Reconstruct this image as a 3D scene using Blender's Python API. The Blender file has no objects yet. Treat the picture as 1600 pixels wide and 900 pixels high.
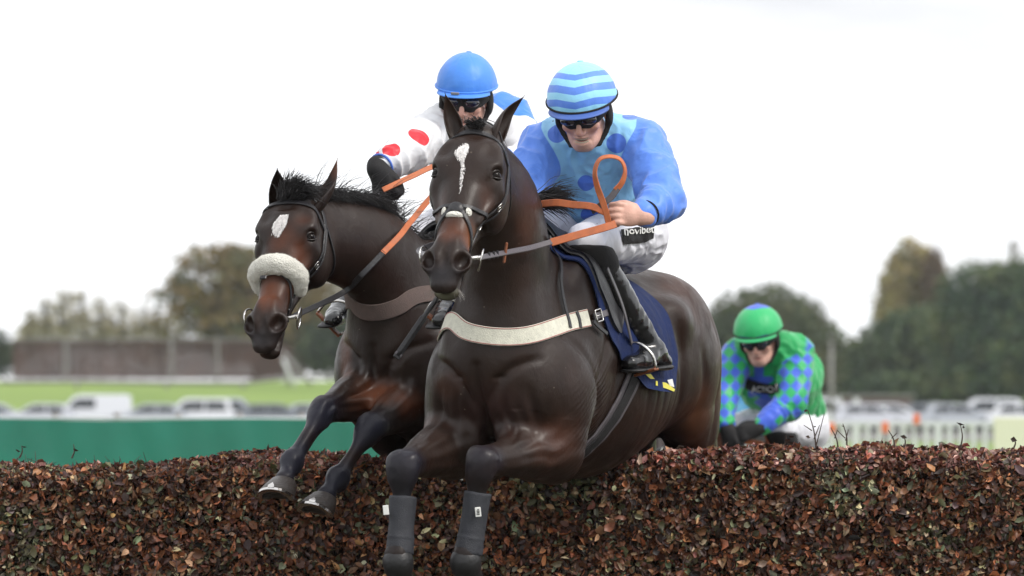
import bpy, math, random
import numpy as np
from mathutils import Vector, Matrix
from mathutils.bvhtree import BVHTree

scene = bpy.context.scene
COL = scene.collection
rnd = random.Random(7)
R = math.radians

# ------------------------------------------------------------------ camera
FPX, CD, CZ, HOR = 10340.0, 22.0, 1.62, 600.0
cam = bpy.data.cameras.new('camera')
cam.lens = FPX * 36.0 / 1600.0
cam.sensor_width = 36.0
cam.shift_y = (HOR - 450.0) / 1600.0
cam.clip_start = 0.1
cam.clip_end = 6000.0
cam.dof.use_dof = True
cam.dof.focus_distance = CD + 0.05
cam.dof.aperture_fstop = 6.3
cam_o = bpy.data.objects.new('camera', cam)
COL.objects.link(cam_o)
cam_o.location = (0, -CD, CZ)
cam_o.rotation_euler = (R(90), 0, 0)
scene.camera = cam_o

# ------------------------------------------------------------------ sky and sun
SUN_EL, SUN_ROT = 48.0, 118.0     # elevation, compass rotation from +Y clockwise
world = bpy.data.worlds.new('World')
scene.world = world
world.use_nodes = True
wn, wl = world.node_tree.nodes, world.node_tree.links
wn.clear()
wo = wn.new('ShaderNodeOutputWorld')
bg = wn.new('ShaderNodeBackground')
sky = wn.new('ShaderNodeTexSky')
sky.sky_type = 'NISHITA'
sky.sun_disc = False
sky.sun_elevation = R(SUN_EL)
sky.sun_rotation = R(SUN_ROT)
sky.dust_density = 4.0
hs = wn.new('ShaderNodeHueSaturation')
hs.inputs['Saturation'].default_value = 0.45
wl.new(sky.outputs[0], hs.inputs['Color'])
tc = wn.new('ShaderNodeTexCoord')
mp = wn.new('ShaderNodeMapping')
mp.inputs['Scale'].default_value = (3.0, 3.0, 14.0)
wl.new(tc.outputs['Generated'], mp.inputs['Vector'])
nz = wn.new('ShaderNodeTexNoise')
nz.inputs['Scale'].default_value = 2.2
nz.inputs['Detail'].default_value = 5
wl.new(mp.outputs[0], nz.inputs['Vector'])
cr = wn.new('ShaderNodeValToRGB')
cr.color_ramp.elements[0].position = 0.33
cr.color_ramp.elements[0].color = (11.8, 12.0, 12.5, 1)
cr.color_ramp.elements[1].position = 0.56
cr.color_ramp.elements[1].color = (17.6, 17.8, 18.1, 1)
wl.new(nz.outputs['Fac'], cr.inputs[0])
mx = wn.new('ShaderNodeMix')
mx.data_type = 'RGBA'
mx.inputs['Factor'].default_value = 0.86
wl.new(hs.outputs[0], mx.inputs['A'])
wl.new(cr.outputs[0], mx.inputs['B'])
wl.new(mx.outputs['Result'], bg.inputs['Color'])
bg.inputs['Strength'].default_value = 0.075
wl.new(bg.outputs[0], wo.inputs['Surface'])

sun = bpy.data.lights.new('sun', 'SUN')
sun.energy = 2.1
sun.angle = R(18)
sun.color = (1.0, 0.95, 0.88)
sun_o = bpy.data.objects.new('sun', sun)
COL.objects.link(sun_o)
_sd = Vector((math.sin(R(SUN_ROT)) * math.cos(R(SUN_EL)), math.cos(R(SUN_ROT)) * math.cos(R(SUN_EL)), math.sin(R(SUN_EL))))
sun_o.rotation_euler = _sd.to_track_quat('Z', 'Y').to_euler()
sun_o.location = (0, 0, 30)

scene.view_settings.view_transform = 'Standard'
scene.view_settings.look = 'None'
scene.view_settings.exposure = 0.22
scene.view_settings.gamma = 1.0
scene.view_settings.use_curve_mapping = False

# ------------------------------------------------------------------ helpers
def at(px, py, Y):
    d = CD + Y
    return np.array([(px - 800.0) / FPX * d, Y, CZ + (HOR - py) / FPX * d])

def nrm(v):
    v = np.asarray(v, float)
    return v / (np.linalg.norm(v) + 1e-12)

def tag(o, label=None, cat=None, group=None, kind=None):
    if label: o['label'] = label
    if cat: o['category'] = cat
    if group: o['group'] = group
    if kind: o['kind'] = kind
    return o

def thing(name, loc, label, cat, group=None):
    o = bpy.data.objects.new(name, None)
    o.empty_display_size = 0.2
    COL.objects.link(o)
    o.location = tuple(float(c) for c in loc)
    tag(o, label, cat, group)
    return o

def link_mesh(name, V, F, mat=None, parent=None, smooth=True, col=None, mats=None, mat_idx=None, attrs=None):
    """V: Nx3 world positions; F: list/array of faces"""
    me = bpy.data.meshes.new(name)
    V = np.asarray(V, dtype=np.float64)
    off = np.zeros(3)
    p = parent
    while p is not None:
        off += np.array(p.location)
        p = p.parent
    V = V - off
    if isinstance(F, np.ndarray) and F.ndim == 2:
        n, k = F.shape
        me.vertices.add(len(V)); me.vertices.foreach_set('co', V.astype(np.float32).ravel())
        me.loops.add(n * k); me.loops.foreach_set('vertex_index', F.astype(np.int32).ravel())
        me.polygons.add(n)
        me.polygons.foreach_set('loop_start', np.arange(0, n * k, k, dtype=np.int32))
        me.update(calc_edges=True)
    else:
        me.from_pydata([tuple(v) for v in V], [], [tuple(int(i) for i in f) for f in F])
    me.polygons.foreach_set('use_smooth', np.full(len(me.polygons), smooth))
    if col is not None:
        a = me.color_attributes.new('Col', 'FLOAT_COLOR', 'POINT')
        c4 = np.ones((len(V), 4), np.float32); c4[:, :3] = col
        a.data.foreach_set('color', c4.ravel())
    if attrs:
        for k_, v_ in attrs.items():
            a = me.attributes.new(k_, 'FLOAT', 'POINT')
            a.data.foreach_set('value', np.asarray(v_, np.float32))
    if mats:
        for m in mats: me.materials.append(m)
        if mat_idx is not None: me.polygons.foreach_set('material_index', np.asarray(mat_idx, np.int32))
    elif mat: me.materials.append(mat)
    me.validate(); me.update()
    o = bpy.data.objects.new(name, me)
    COL.objects.link(o)
    if parent is not None: o.parent = parent
    return o

class MB:
    """collects simple shapes into one mesh"""
    def __init__(s): s.V = []; s.F = []; s.M = []; s.n = 0
    def add(s, V, F, m=0):
        V = np.asarray(V, float)
        s.V.append(V); s.F += [tuple(int(i) + s.n for i in f) for f in F]; s.M += [m] * len(F); s.n += len(V)
        return s
    def box(s, c, size, Rm=None, bevel=0.0, m=0):
        hx, hy, hz = [q / 2 for q in size]
        b = min(bevel, hx * .9, hy * .9, hz * .9)
        if b <= 0:
            V = np.array([[x, y, z] for x in (-hx, hx) for y in (-hy, hy) for z in (-hz, hz)])
            F = [(0, 1, 3, 2), (4, 6, 7, 5), (0, 4, 5, 1), (2, 3, 7, 6), (0, 2, 6, 4), (1, 5, 7, 3)]
        else:
            V = []
            for x in (-1, 1):
                for y in (-1, 1):
                    for z in (-1, 1):
                        V += [[x * hx, y * (hy - b), z * (hz - b)], [x * (hx - b), y * hy, z * (hz - b)], [x * (hx - b), y * (hy - b), z * hz]]
            V = np.array(V)
            def i(x, y, z, k): return ((x * 2 + y) * 2 + z) * 3 + k
            F = []
            for q in (0, 1):
                f = [i(q, 0, 0, 0), i(q, 1, 0, 0), i(q, 1, 1, 0), i(q, 0, 1, 0)]; F.append(f if q else f[::-1])
                f = [i(0, q, 0, 1), i(1, q, 0, 1), i(1, q, 1, 1), i(0, q, 1, 1)]; F.append(f[::-1] if q else f)
                f = [i(0, 0, q, 2), i(1, 0, q, 2), i(1, 1, q, 2), i(0, 1, q, 2)]; F.append(f if q else f[::-1])
            for a_ in (0, 1):
                for b_ in (0, 1):
                    F.append([i(a_, b_, 0, 0), i(a_, b_, 1, 0), i(a_, b_, 1, 1), i(a_, b_, 0, 1)])
                    F.append([i(a_, 0, b_, 0), i(a_, 1, b_, 0), i(a_, 1, b_, 2), i(a_, 0, b_, 2)])
                    F.append([i(0, a_, b_, 1), i(1, a_, b_, 1), i(1, a_, b_, 2), i(0, a_, b_, 2)])
            for x in (0, 1):
                for y in (0, 1):
                    for z in (0, 1): F.append([i(x, y, z, 0), i(x, y, z, 1), i(x, y, z, 2)])
        if Rm is not None: V = V @ np.asarray(Rm).T
        return s.add(V + np.asarray(c), F, m)
    def tube(s, pts, r, seg=8, cap=True, m=0, closed=False):
        pts = np.asarray(pts, float); n = len(pts)
        r = np.broadcast_to(np.asarray(r, float), (n,))
        T = np.gradient(pts, axis=0) if not closed else np.roll(pts, -1, 0) - np.roll(pts, 1, 0)
        T /= np.linalg.norm(T, axis=1)[:, None] + 1e-12
        up = np.array([0, 0, 1.0]) if abs(T[0][2]) < .9 else np.array([1.0, 0, 0])
        V = []; u = nrm(np.cross(T[0], up))
        for i in range(n):
            u = nrm(u - T[i] * np.dot(u, T[i])); v = np.cross(T[i], u)
            for k in range(seg):
                a = 2 * math.pi * k / seg
                V.append(pts[i] + r[i] * (math.cos(a) * u + math.sin(a) * v))
        F = []
        for i in range(n if closed else n - 1):
            j = (i + 1) % n
            for k in range(seg):
                k2 = (k + 1) % seg
                F.append((i * seg + k, i * seg + k2, j * seg + k2, j * seg + k))
        if cap and not closed:
            F.append(tuple(range(seg))[::-1]); F.append(tuple((n - 1) * seg + k for k in range(seg)))
        return s.add(V, F, m)
    def build(s, name, mat=None, parent=None, smooth=False, mats=None):
        return link_mesh(name, np.concatenate(s.V), s.F, mat, parent, smooth, mats=mats, mat_idx=s.M if mats else None)

def spline(P, n=8, closed=False):
    """Catmull-Rom through rows of P (any width), n samples per span"""
    P = np.asarray(P, float)
    if closed: Q = np.concatenate([P[-1:], P, P[:2]])
    else: Q = np.concatenate([2 * P[:1] - P[1:2], P, 2 * P[-1:] - P[-2:-1]])
    out = []
    for i in range(1, len(Q) - 2):
        for k in range(n):
            t = k / n
            out.append(.5 * (2 * Q[i] + (Q[i + 1] - Q[i - 1]) * t + (2 * Q[i - 1] - 5 * Q[i] + 4 * Q[i + 1] - Q[i + 2]) * t * t + (3 * Q[i] - Q[i - 1] - 3 * Q[i + 1] + Q[i + 2]) * t ** 3))
    if not closed: out.append(Q[-2])
    return np.array(out)

# numpy value noise
def _h(ix, iy, iz, s=0):
    n = (ix * 374761393 + iy * 668265263 + iz * 1274126177 + s * 362437) & 0xffffffff
    n = ((n ^ (n >> 13)) * 1274126177) & 0xffffffff
    return ((n ^ (n >> 16)) & 0xffff) / 65535.0
def vnoise(P, s=0):
    P = np.asarray(P, float)
    I = np.floor(P).astype(np.int64); f = P - I; f = f * f * (3 - 2 * f)
    r = 0
    for dx in (0, 1):
        for dy in (0, 1):
            for dz in (0, 1):
                w = (f[:, 0] if dx else 1 - f[:, 0]) * (f[:, 1] if dy else 1 - f[:, 1]) * (f[:, 2] if dz else 1 - f[:, 2])
                r = r + w * _h(I[:, 0] + dx, I[:, 1] + dy, I[:, 2] + dz, s)
    return r * 2 - 1
def fbm(P, o=3, s=0):
    r = 0; a = 1.0
    for i in range(o):
        r = r + a * vnoise(P * 2 ** i + 17.3 * i, s + i); a *= .5
    return r

# ------------------------------------------------------------------ implicit surfaces
def smin(a, b, k):
    h = np.maximum(k - np.abs(a - b), 0) / k
    return np.minimum(a, b) - h * h * k * .25
def smax(a, b, k): return -smin(-a, -b, k)

class Sdf:
    def __init__(s): s.ops = []
    # op: (mode, k, [segments]); segment: (lo, hi, fn)
    def chain(s, pts, rad, S=(1, 0, 0), k=.03, n=5, sub=False):
        """tapered elliptical tube through pts; rad: (side,up) radii per point"""
        rad = np.array([(r, r) if np.isscalar(r) else r for r in rad], float)
        Q = np.concatenate([np.asarray(pts, float), rad], 1)
        if len(pts) > 2: Q = spline(Q, n)
        C = Q[:, :3]; Rr = np.maximum(Q[:, 3:], .001)
        T = np.gradient(C, axis=0); T /= np.linalg.norm(T, axis=1)[:, None] + 1e-12
        sv = np.asarray(S, float)[None] - T * (T @ np.asarray(S, float))[:, None]; sv /= np.linalg.norm(sv, axis=1)[:, None] + 1e-12
        def fn(P):
            best = np.full(len(P), 1e9); bi = np.zeros(len(P), int); bt = np.zeros(len(P))
            for i in range(len(C) - 1):
                ab = C[i + 1] - C[i]; L2 = ab @ ab + 1e-12
                pa = P - C[i]
                t = np.clip((pa @ ab) / L2, 0, 1)
                e = pa - t[:, None] * ab
                d2 = np.einsum('ij,ij->i', e, e)
                m = d2 < best
                best[m] = d2[m]; bi[m] = i; bt[m] = t[m]
            w = bt[:, None]
            c = C[bi] * (1 - w) + C[bi + 1] * w; r = Rr[bi] * (1 - w) + Rr[bi + 1] * w
            tt = T[bi] * (1 - w) + T[bi + 1] * w; ss = sv[bi] * (1 - w) + sv[bi + 1] * w
            q = P - c
            qs = np.einsum('ij,ij->i', q, ss); ql = np.einsum('ij,ij->i', q, tt)
            qu2 = np.maximum(np.einsum('ij,ij->i', q, q) - qs * qs - ql * ql, 0)
            rl = (r[:, 0] + r[:, 1]) * .5
            a2, b2, c2 = (qs / r[:, 0]) ** 2, qu2 / r[:, 1] ** 2, (ql / rl) ** 2
            k0 = np.sqrt(a2 + b2 + c2) + 1e-9
            k1 = np.sqrt(a2 / r[:, 0] ** 2 + b2 / r[:, 1] ** 2 + c2 / rl ** 2) + 1e-9
            return k0 * (k0 - 1) / k1
        m = Rr.max(1)[:, None]
        s.ops.append((sub, k, [((C - m).min(0), (C + m).max(0), fn)])); return s
    def ell(s, c, r, M=None, k=.03, sub=False):
        c = np.asarray(c, float); r = np.asarray(r, float)
        M = np.eye(3) if M is None else np.asarray(M, float)   # rows are axes
        def fn(P):
            q = ((P - c) @ M.T) / r
            k0 = np.sqrt((q * q).sum(1)) + 1e-9
            k1 = np.sqrt(((q / r) ** 2).sum(1)) + 1e-9
            return k0 * (k0 - 1) / k1
        m = r.max() if M is not None else r
        s.ops.append((sub, k, [(c - m, c + m, fn)])); return s
    def plane(s, c, n, ext, k=.004):
        """remove the half space on the side n points to, within ext of c"""
        c = np.asarray(c, float); n = nrm(n)
        def fn(P):
            q = P - c
            return np.maximum(-(q @ n), np.sqrt((q * q).sum(1)) - ext)
        s.ops.append((True, k, [(c - ext, c + ext, fn)])); return s
    def eval(s, P, lo=None, hi=None):
        if lo is None: lo = P.min(0); hi = P.max(0)
        D = np.full(len(P), 9.0)
        for sub, k, segs in s.ops:
            d = None
            for (a, b, fn) in segs:
                if (a - k > hi).any() or (b + k < lo).any(): continue
                e = fn(P)
                d = e if d is None else np.minimum(d, e)
            if d is None: continue
            D = smax(D, -d, k) if sub else smin(D, d, k)
        return D
    def bounds(s):
        lo = np.min([g[0] for sub, k, sg in s.ops if not sub for g in sg], 0)
        hi = np.max([g[1] for sub, k, sg in s.ops if not sub for g in sg], 0)
        return lo, hi
    def mesh(s, res, smooth=2, lo=None, hi=None, disp=None):
        l, h = s.bounds()
        lo = l if lo is None else np.maximum(lo, l); hi = h if hi is None else np.minimum(hi, h)
        lo = lo - 3 * res; B = 12
        nb = np.ceil((hi + 3 * res - lo) / res / B).astype(int)
        N = nb * B
        V = np.full(N, 9.0, np.float32)
        g = [np.arange(B) * res] * 3
        G = np.stack(np.meshgrid(*g, indexing='ij'), -1).reshape(-1, 3)
        ext = B * res
        LO = np.array([sg[0][0] - kk for sub, kk, sg in s.ops]); HI = np.array([sg[0][1] + kk for sub, kk, sg in s.ops])
        solid = np.array([not sub for sub, _, _ in s.ops])
        def run(P, sel):
            D = np.full(len(P), 9.0)
            for q in sel:
                sub, k, sg = s.ops[q]; d = sg[0][2](P)
                D = smax(D, -d, k) if sub else smin(D, d, k)
            return D
        for i in range(nb[0]):
            for j in range(nb[1]):
                for k_ in range(nb[2]):
                    b0 = lo + np.array([i, j, k_]) * ext
                    hit = ((LO < b0 + ext) & (HI > b0)).all(1)
                    if not (hit & solid).any(): continue
                    sel = np.nonzero(hit)[0]
                    d = run((b0 + ext * .5)[None], sel)[0]
                    sl = (slice(i * B, i * B + B), slice(j * B, j * B + B), slice(k_ * B, k_ * B + B))
                    if d < -ext * 1.1 or (d > ext * 2.0):
                        V[sl] = d; continue
                    V[sl] = run(b0 + G, sel).reshape(B, B, B)
        X, F = surface_nets(V)
        X = lo + X * res
        X = relax(X, F, smooth)
        if disp is not None:
            X = X + vnormals(X, F) * disp(X)[:, None]
        return X, F

def surface_nets(V):
    ins = (V < 0)
    c = np.zeros(tuple(n - 1 for n in V.shape), np.uint8)
    for dx in (0, 1):
        for dy in (0, 1):
            for dz in (0, 1):
                c += ins[dx:V.shape[0] - 1 + dx, dy:V.shape[1] - 1 + dy, dz:V.shape[2] - 1 + dz]
    cells = np.argwhere((c > 0) & (c < 8))
    cn = [(a, b, d) for a in (0, 1) for b in (0, 1) for d in (0, 1)]
    vals = np.stack([V[cells[:, 0] + a, cells[:, 1] + b, cells[:, 2] + d] for a, b, d in cn], 1)
    P = np.zeros((len(cells), 3)); W = np.zeros(len(cells))
    for i in range(8):
        for j in range(i + 1, 8):
            if sum(abs(cn[i][q] - cn[j][q]) for q in range(3)) != 1: continue
            a, b = vals[:, i], vals[:, j]
            m = (a < 0) != (b < 0)
            t = np.where(m, a / np.where(m, a - b, 1), 0)
            pt = np.array(cn[i])[None] + t[:, None] * (np.array(cn[j]) - np.array(cn[i]))[None]
            P += pt * m[:, None]; W += m
    P = P / W[:, None] + cells
    sh = c.shape
    ids = (cells[:, 0] * sh[1] + cells[:, 1]) * sh[2] + cells[:, 2]
    F = []
    for ax in range(3):
        e1 = [0, 0, 0]; e1[ax] = 1; i1 = cn.index(tuple(e1))
        a, b = vals[:, 0] < 0, vals[:, i1] < 0
        m = (a != b)
        u, v = (ax + 1) % 3, (ax + 2) % 3
        m &= (cells[:, u] > 0) & (cells[:, v] > 0)
        cc = cells[m]; flip = a[m]
        def idx(du, dv):
            q = cc.copy(); q[:, u] -= du; q[:, v] -= dv
            return np.searchsorted(ids, (q[:, 0] * sh[1] + q[:, 1]) * sh[2] + q[:, 2])
        f = np.stack([idx(0, 0), idx(1, 0), idx(1, 1), idx(0, 1)], 1)
        f[~flip] = f[~flip][:, ::-1]
        F.append(f)
    return P, np.concatenate(F)

def relax(X, F, it):
    if it <= 0: return X
    E = np.concatenate([F[:, [0, 1]], F[:, [1, 2]], F[:, [2, 3]], F[:, [3, 0]]])
    n = len(X)
    deg = np.bincount(E[:, 0], minlength=n) + np.bincount(E[:, 1], minlength=n)
    def lap(X):
        A = np.zeros_like(X)
        for q in range(3):
            A[:, q] = np.bincount(E[:, 0], X[E[:, 1], q], n) + np.bincount(E[:, 1], X[E[:, 0], q], n)
        return A / np.maximum(deg, 1)[:, None] - X
    for i in range(it):
        X = X + .5 * lap(X)
        X = X - .52 * lap(X) if i % 2 == 0 and it > 1 else X
        X = X + .35 * lap(X)
    return X

def vnormals(X, F):
    n = np.cross(X[F[:, 2]] - X[F[:, 0]], X[F[:, 3]] - X[F[:, 1]])
    N = np.zeros_like(X)
    for k in range(4):
        for q in range(3): N[:, q] += np.bincount(F[:, k], n[:, q], len(X))
    return N / (np.linalg.norm(N, axis=1)[:, None] + 1e-12)

# ------------------------------------------------------------------ materials
def new_mat(name):
    m = bpy.data.materials.new(name); m.use_nodes = True
    return m, m.node_tree.nodes, m.node_tree.links, m.node_tree.nodes['Principled BSDF']

def mat(name, color, rough=.6, metal=0, bump=0, bscale=40, var=0, vscale=8, spec=.5, sheen=0, coat=0, stretch=None, attr=False, detail=4, flecks=None):
    m, n, l, b = new_mat(name)
    b.inputs['Roughness'].default_value = rough
    b.inputs['Metallic'].default_value = metal
    b.inputs['Specular IOR Level'].default_value = spec
    b.inputs['Sheen Weight'].default_value = sheen
    b.inputs['Coat Weight'].default_value = coat
    b.inputs['Coat Roughness'].default_value = .25
    tcn = n.new('ShaderNodeTexCoord'); vec = tcn.outputs['Object']
    if stretch:
        mpn = n.new('ShaderNodeMapping'); mpn.inputs['Scale'].default_value = stretch
        l.new(vec, mpn.inputs['Vector']); vec = mpn.outputs[0]
    src = None
    if attr:
        at_ = n.new('ShaderNodeAttribute'); at_.attribute_name = 'Col'; src = at_.outputs['Color']
    if var:
        t = n.new('ShaderNodeTexNoise'); t.inputs['Scale'].default_value = vscale; t.inputs['Detail'].default_value = 5
        l.new(vec, t.inputs['Vector'])
        r = n.new('ShaderNodeMapRange'); r.inputs['From Min'].default_value = .3; r.inputs['From Max'].default_value = .7
        r.inputs['To Min'].default_value = 1 - var; r.inputs['To Max'].default_value = 1 + var
        l.new(t.outputs['Fac'], r.inputs['Value'])
        mm = n.new('ShaderNodeVectorMath'); mm.operation = 'SCALE'
        if src: l.new(src, mm.inputs[0])
        else: mm.inputs[0].default_value = color
        l.new(r.outputs[0], mm.inputs['Scale']); src = mm.outputs[0]
        rr = n.new('ShaderNodeMapRange'); rr.inputs['From Min'].default_value = .3; rr.inputs['From Max'].default_value = .7
        rr.inputs['To Min'].default_value = max(.02, rough * .85); rr.inputs['To Max'].default_value = min(1, rough * 1.15)
        l.new(t.outputs['Fac'], rr.inputs['Value']); l.new(rr.outputs[0], b.inputs['Roughness'])
    if flecks:
        vo = n.new('ShaderNodeTexVoronoi'); vo.inputs['Scale'].default_value = flecks[0]; l.new(tcn.outputs['Object'], vo.inputs['Vector'])
        r_1 = n.new('ShaderNodeMapRange'); r_1.inputs['From Min'].default_value = .13; r_1.inputs['From Max'].default_value = .08; l.new(vo.outputs['Distance'], r_1.inputs['Value'])
        no = n.new('ShaderNodeTexNoise'); no.inputs['Scale'].default_value = flecks[0] * .45; l.new(tcn.outputs['Object'], no.inputs['Vector'])
        r_2 = n.new('ShaderNodeMapRange'); r_2.inputs['From Min'].default_value = flecks[2]; r_2.inputs['From Max'].default_value = flecks[2] + .05; l.new(no.outputs['Fac'], r_2.inputs['Value'])
        mu = n.new('ShaderNodeMath'); mu.operation = 'MULTIPLY'; l.new(r_1.outputs[0], mu.inputs[0]); l.new(r_2.outputs[0], mu.inputs[1])
        fx = n.new('ShaderNodeMix'); fx.data_type = 'RGBA'; l.new(mu.outputs[0], fx.inputs['Factor'])
        if src: l.new(src, fx.inputs['A'])
        else: fx.inputs['A'].default_value = (*color, 1)
        fx.inputs['B'].default_value = (*flecks[1], 1); src = fx.outputs['Result']
    if src: l.new(src, b.inputs['Base Color'])
    else: b.inputs['Base Color'].default_value = (*color, 1)
    if bump:
        t = n.new('ShaderNodeTexNoise'); t.inputs['Scale'].default_value = bscale; t.inputs['Detail'].default_value = detail
        l.new(vec, t.inputs['Vector'])
        bp = n.new('ShaderNodeBump'); bp.inputs['Strength'].default_value = bump; bp.inputs['Distance'].default_value = .01
        l.new(t.outputs['Fac'], bp.inputs['Height']); l.new(bp.outputs[0], b.inputs['Normal'])
    return m

M = {}
M['leather'] = mat('black_leather', (.022, .021, .024), .38, bump=.25, bscale=120, spec=.45)
M['grey_leather'] = mat('grey_leather', (.10, .09, .10), .4, bump=.2, bscale=150)
M['metal'] = mat('steel', (.62, .60, .58), .22, 1.0, bump=.1, bscale=90)
M['orange'] = mat('orange_rubber', (.50, .14, .05), .6, bump=.22, bscale=420, var=.15, vscale=40)
M['navy'] = mat('navy_cloth', (.010, .020, .078), .8, bump=.5, bscale=60, var=.2, vscale=20, spec=.2)
M['black_cloth'] = mat('black_cloth', (.010, .009, .010), .8, bump=.3, bscale=200)
M['mane'] = mat('mane_hair', (.010, .008, .009), .5, bump=.4, bscale=100)
M['patent'] = mat('patent_leather', (.008, .008, .010), .16, bump=.25, bscale=30, spec=.5, coat=.3)
M['white_strap'] = mat('white_webbing', (.66, .65, .55), .7, bump=.35, bscale=300, var=.12, vscale=60, flecks=(70, (.12, .13, .06), .50))
M['band_grey'] = mat('brown_grey_webbing', (.12, .085, .075), .8, bump=.3, bscale=300, var=.15, vscale=50)
M['boot_grey'] = mat('neoprene', (.024, .026, .034), .6, bump=.45, bscale=350, var=.15, vscale=30)
M['boot_black'] = mat('black_rubber', (.012, .012, .013), .45, bump=.2, bscale=90)
M['sheepskin'] = mat('sheepskin', (.90, .88, .80), .95, bump=1.0, bscale=220, sheen=.3, var=.06, vscale=60)
M['eye'] = mat('horse_eye', (.006, .003, .002), .10, spec=.16)
M['white_cloth'] = mat('white_breeches', (.74, .74, .80), .6, bump=.4, bscale=26, stretch=(1, 1, .5), var=.03, vscale=30, flecks=(30, (.2, .18, .16), .60))
M['tan_leather'] = mat('tan_leather', (.22, .07, .025), .5, bump=.2, bscale=100)
M['tag_white'] = mat('white_tag', (.75, .75, .72), .6)
M['yellow'] = mat('yellow_print', (.75, .68, .10), .6)
M['hoof'] = mat('hoof_horn', (.045, .035, .03), .4, bump=.4, bscale=60, stretch=(1, 1, 6), var=.25, vscale=30)
M['goggle'] = mat('goggle_lens', (.01, .008, .03), .08, spec=.8, coat=1)
M['skin'] = mat('skin', (.6, .34, .27), .5, bump=.15, bscale=160, var=.12, vscale=35, attr=True)
M['coat'] = mat('horse_coat', (.03, .02, .015), .42, attr=True, var=.25, vscale=9, spec=.24, stretch=(1, 1, .6), flecks=(38, (.16, .13, .10), .62))
def coat_detail(m):
    """short hair grain, raised veins and skin creases as bump, sweat-darkened sheen as roughness"""
    n, l = m.node_tree.nodes, m.node_tree.links; b = n['Principled BSDF']
    tcn = n.new('ShaderNodeTexCoord')
    def noise(sc, det, dist=0, st=None):
        t = n.new('ShaderNodeTexNoise'); t.inputs['Scale'].default_value = sc; t.inputs['Detail'].default_value = det; t.inputs['Distortion'].default_value = dist
        v = tcn.outputs['Object']
        if st:
            mp_ = n.new('ShaderNodeMapping'); mp_.inputs['Scale'].default_value = st; l.new(v, mp_.inputs['Vector']); v = mp_.outputs[0]
        l.new(v, t.inputs['Vector']); return t.outputs['Fac']
    def math_(op, a, b_=None, c=None):
        x = n.new('ShaderNodeMath'); x.operation = op
        for i, q in enumerate((a, b_, c)):
            if q is None: continue
            if isinstance(q, (int, float)): x.inputs[i].default_value = q
            else: l.new(q, x.inputs[i])
        return x.outputs[0]
    # veins: thin ridges where a slow noise crosses its middle
    v = math_('ABSOLUTE', math_('SUBTRACT', noise(7.5, 2.5, .6), .5))
    ridge = n.new('ShaderNodeMapRange'); ridge.interpolation_type = 'SMOOTHSTEP'; ridge.inputs['From Min'].default_value = .034; ridge.inputs['From Max'].default_value = 0
    l.new(v, ridge.inputs['Value'])
    gate = n.new('ShaderNodeMapRange'); gate.inputs['From Min'].default_value = .50; gate.inputs['From Max'].default_value = .62; l.new(noise(4.1, 1), gate.inputs['Value'])
    veins = math_('MULTIPLY', ridge.outputs[0], gate.outputs[0])
    hair = noise(420, 3, 0, (1, 1, .22)); crease = noise(26, 5, .8, (1, 1, .8))
    h = math_('ADD', math_('MULTIPLY', veins, .0), math_('ADD', math_('MULTIPLY', hair, .16), math_('MULTIPLY', crease, .55)))
    bp = n.new('ShaderNodeBump'); bp.inputs['Strength'].default_value = .7; bp.inputs['Distance'].default_value = .006
    l.new(h, bp.inputs['Height']); l.new(bp.outputs[0], b.inputs['Normal'])
    for k_ in list(b.inputs['Roughness'].links): l.remove(k_)
    r = n.new('ShaderNodeMapRange'); r.inputs['From Min'].default_value = .3; r.inputs['From Max'].default_value = .7; r.inputs['To Min'].default_value = .33; r.inputs['To Max'].default_value = .58
    l.new(noise(14, 6, .5), r.inputs['Value']); l.new(r.outputs[0], b.inputs['Roughness'])
    b.inputs['Coat Weight'].default_value = .10; b.inputs['Coat Roughness'].default_value = .24
coat_detail(M['coat'])
# ------------------------------------------------------------------ ground
def sstep(a, b, x):
    t = np.clip((x - a) / (b - a), 0, 1); return t * t * (3 - 2 * t)
def ground_z(x, y):
    z = -0.85 * sstep(90, 260, y)
    pxx = 800 + x / (CD + y) * FPX
    bank = sstep(338, 395, y) * (1 - sstep(620, 900, pxx))
    z = z + 2.66 * bank
    z = z + 1.05 * sstep(330, 460, y) * sstep(620, 900, pxx)
    return z + 0 * x
ys = np.concatenate([np.arange(-60, 40, 2.5), np.arange(40, 330, 10), np.arange(330, 480, 4), np.geomspace(480, 3500, 26)])
us = np.linspace(-1, 1, 81)
V = []
for y in ys:
    half = 60 + max(0, y + 60) * .55
    for u in us:
        x = u * half; V.append((x, y, float(ground_z(np.array(x), np.array(float(y))))))
nu_ = len(us)
F = [(i * nu_ + j, i * nu_ + j + 1, (i + 1) * nu_ + j + 1, (i + 1) * nu_ + j) for i in range(len(ys) - 1) for j in range(nu_ - 1)]
m, n, l, b = new_mat('turf')
tcn = n.new('ShaderNodeTexCoord')
t1 = n.new('ShaderNodeTexNoise'); t1.inputs['Scale'].default_value = .08; t1.inputs['Detail'].default_value = 8
t2 = n.new('ShaderNodeTexNoise'); t2.inputs['Scale'].default_value = 14; t2.inputs['Detail'].default_value = 6
l.new(tcn.outputs['Object'], t1.inputs['Vector']); l.new(tcn.outputs['Object'], t2.inputs['Vector'])
c1 = n.new('ShaderNodeValToRGB'); c1.color_ramp.elements[0].position = .35; c1.color_ramp.elements[1].position = .68
c1.color_ramp.elements[0].color = (.15, .23, .04, 1); c1.color_ramp.elements[1].color = (.20, .29, .055, 1)
l.new(t1.outputs['Fac'], c1.inputs[0])
mr = n.new('ShaderNodeMapRange'); mr.inputs['To Min'].default_value = .7; mr.inputs['To Max'].default_value = 1.3
l.new(t2.outputs['Fac'], mr.inputs['Value'])
vm = n.new('ShaderNodeVectorMath'); vm.operation = 'SCALE'; l.new(c1.outputs[0], vm.inputs[0]); l.new(mr.outputs[0], vm.inputs['Scale'])
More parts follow.
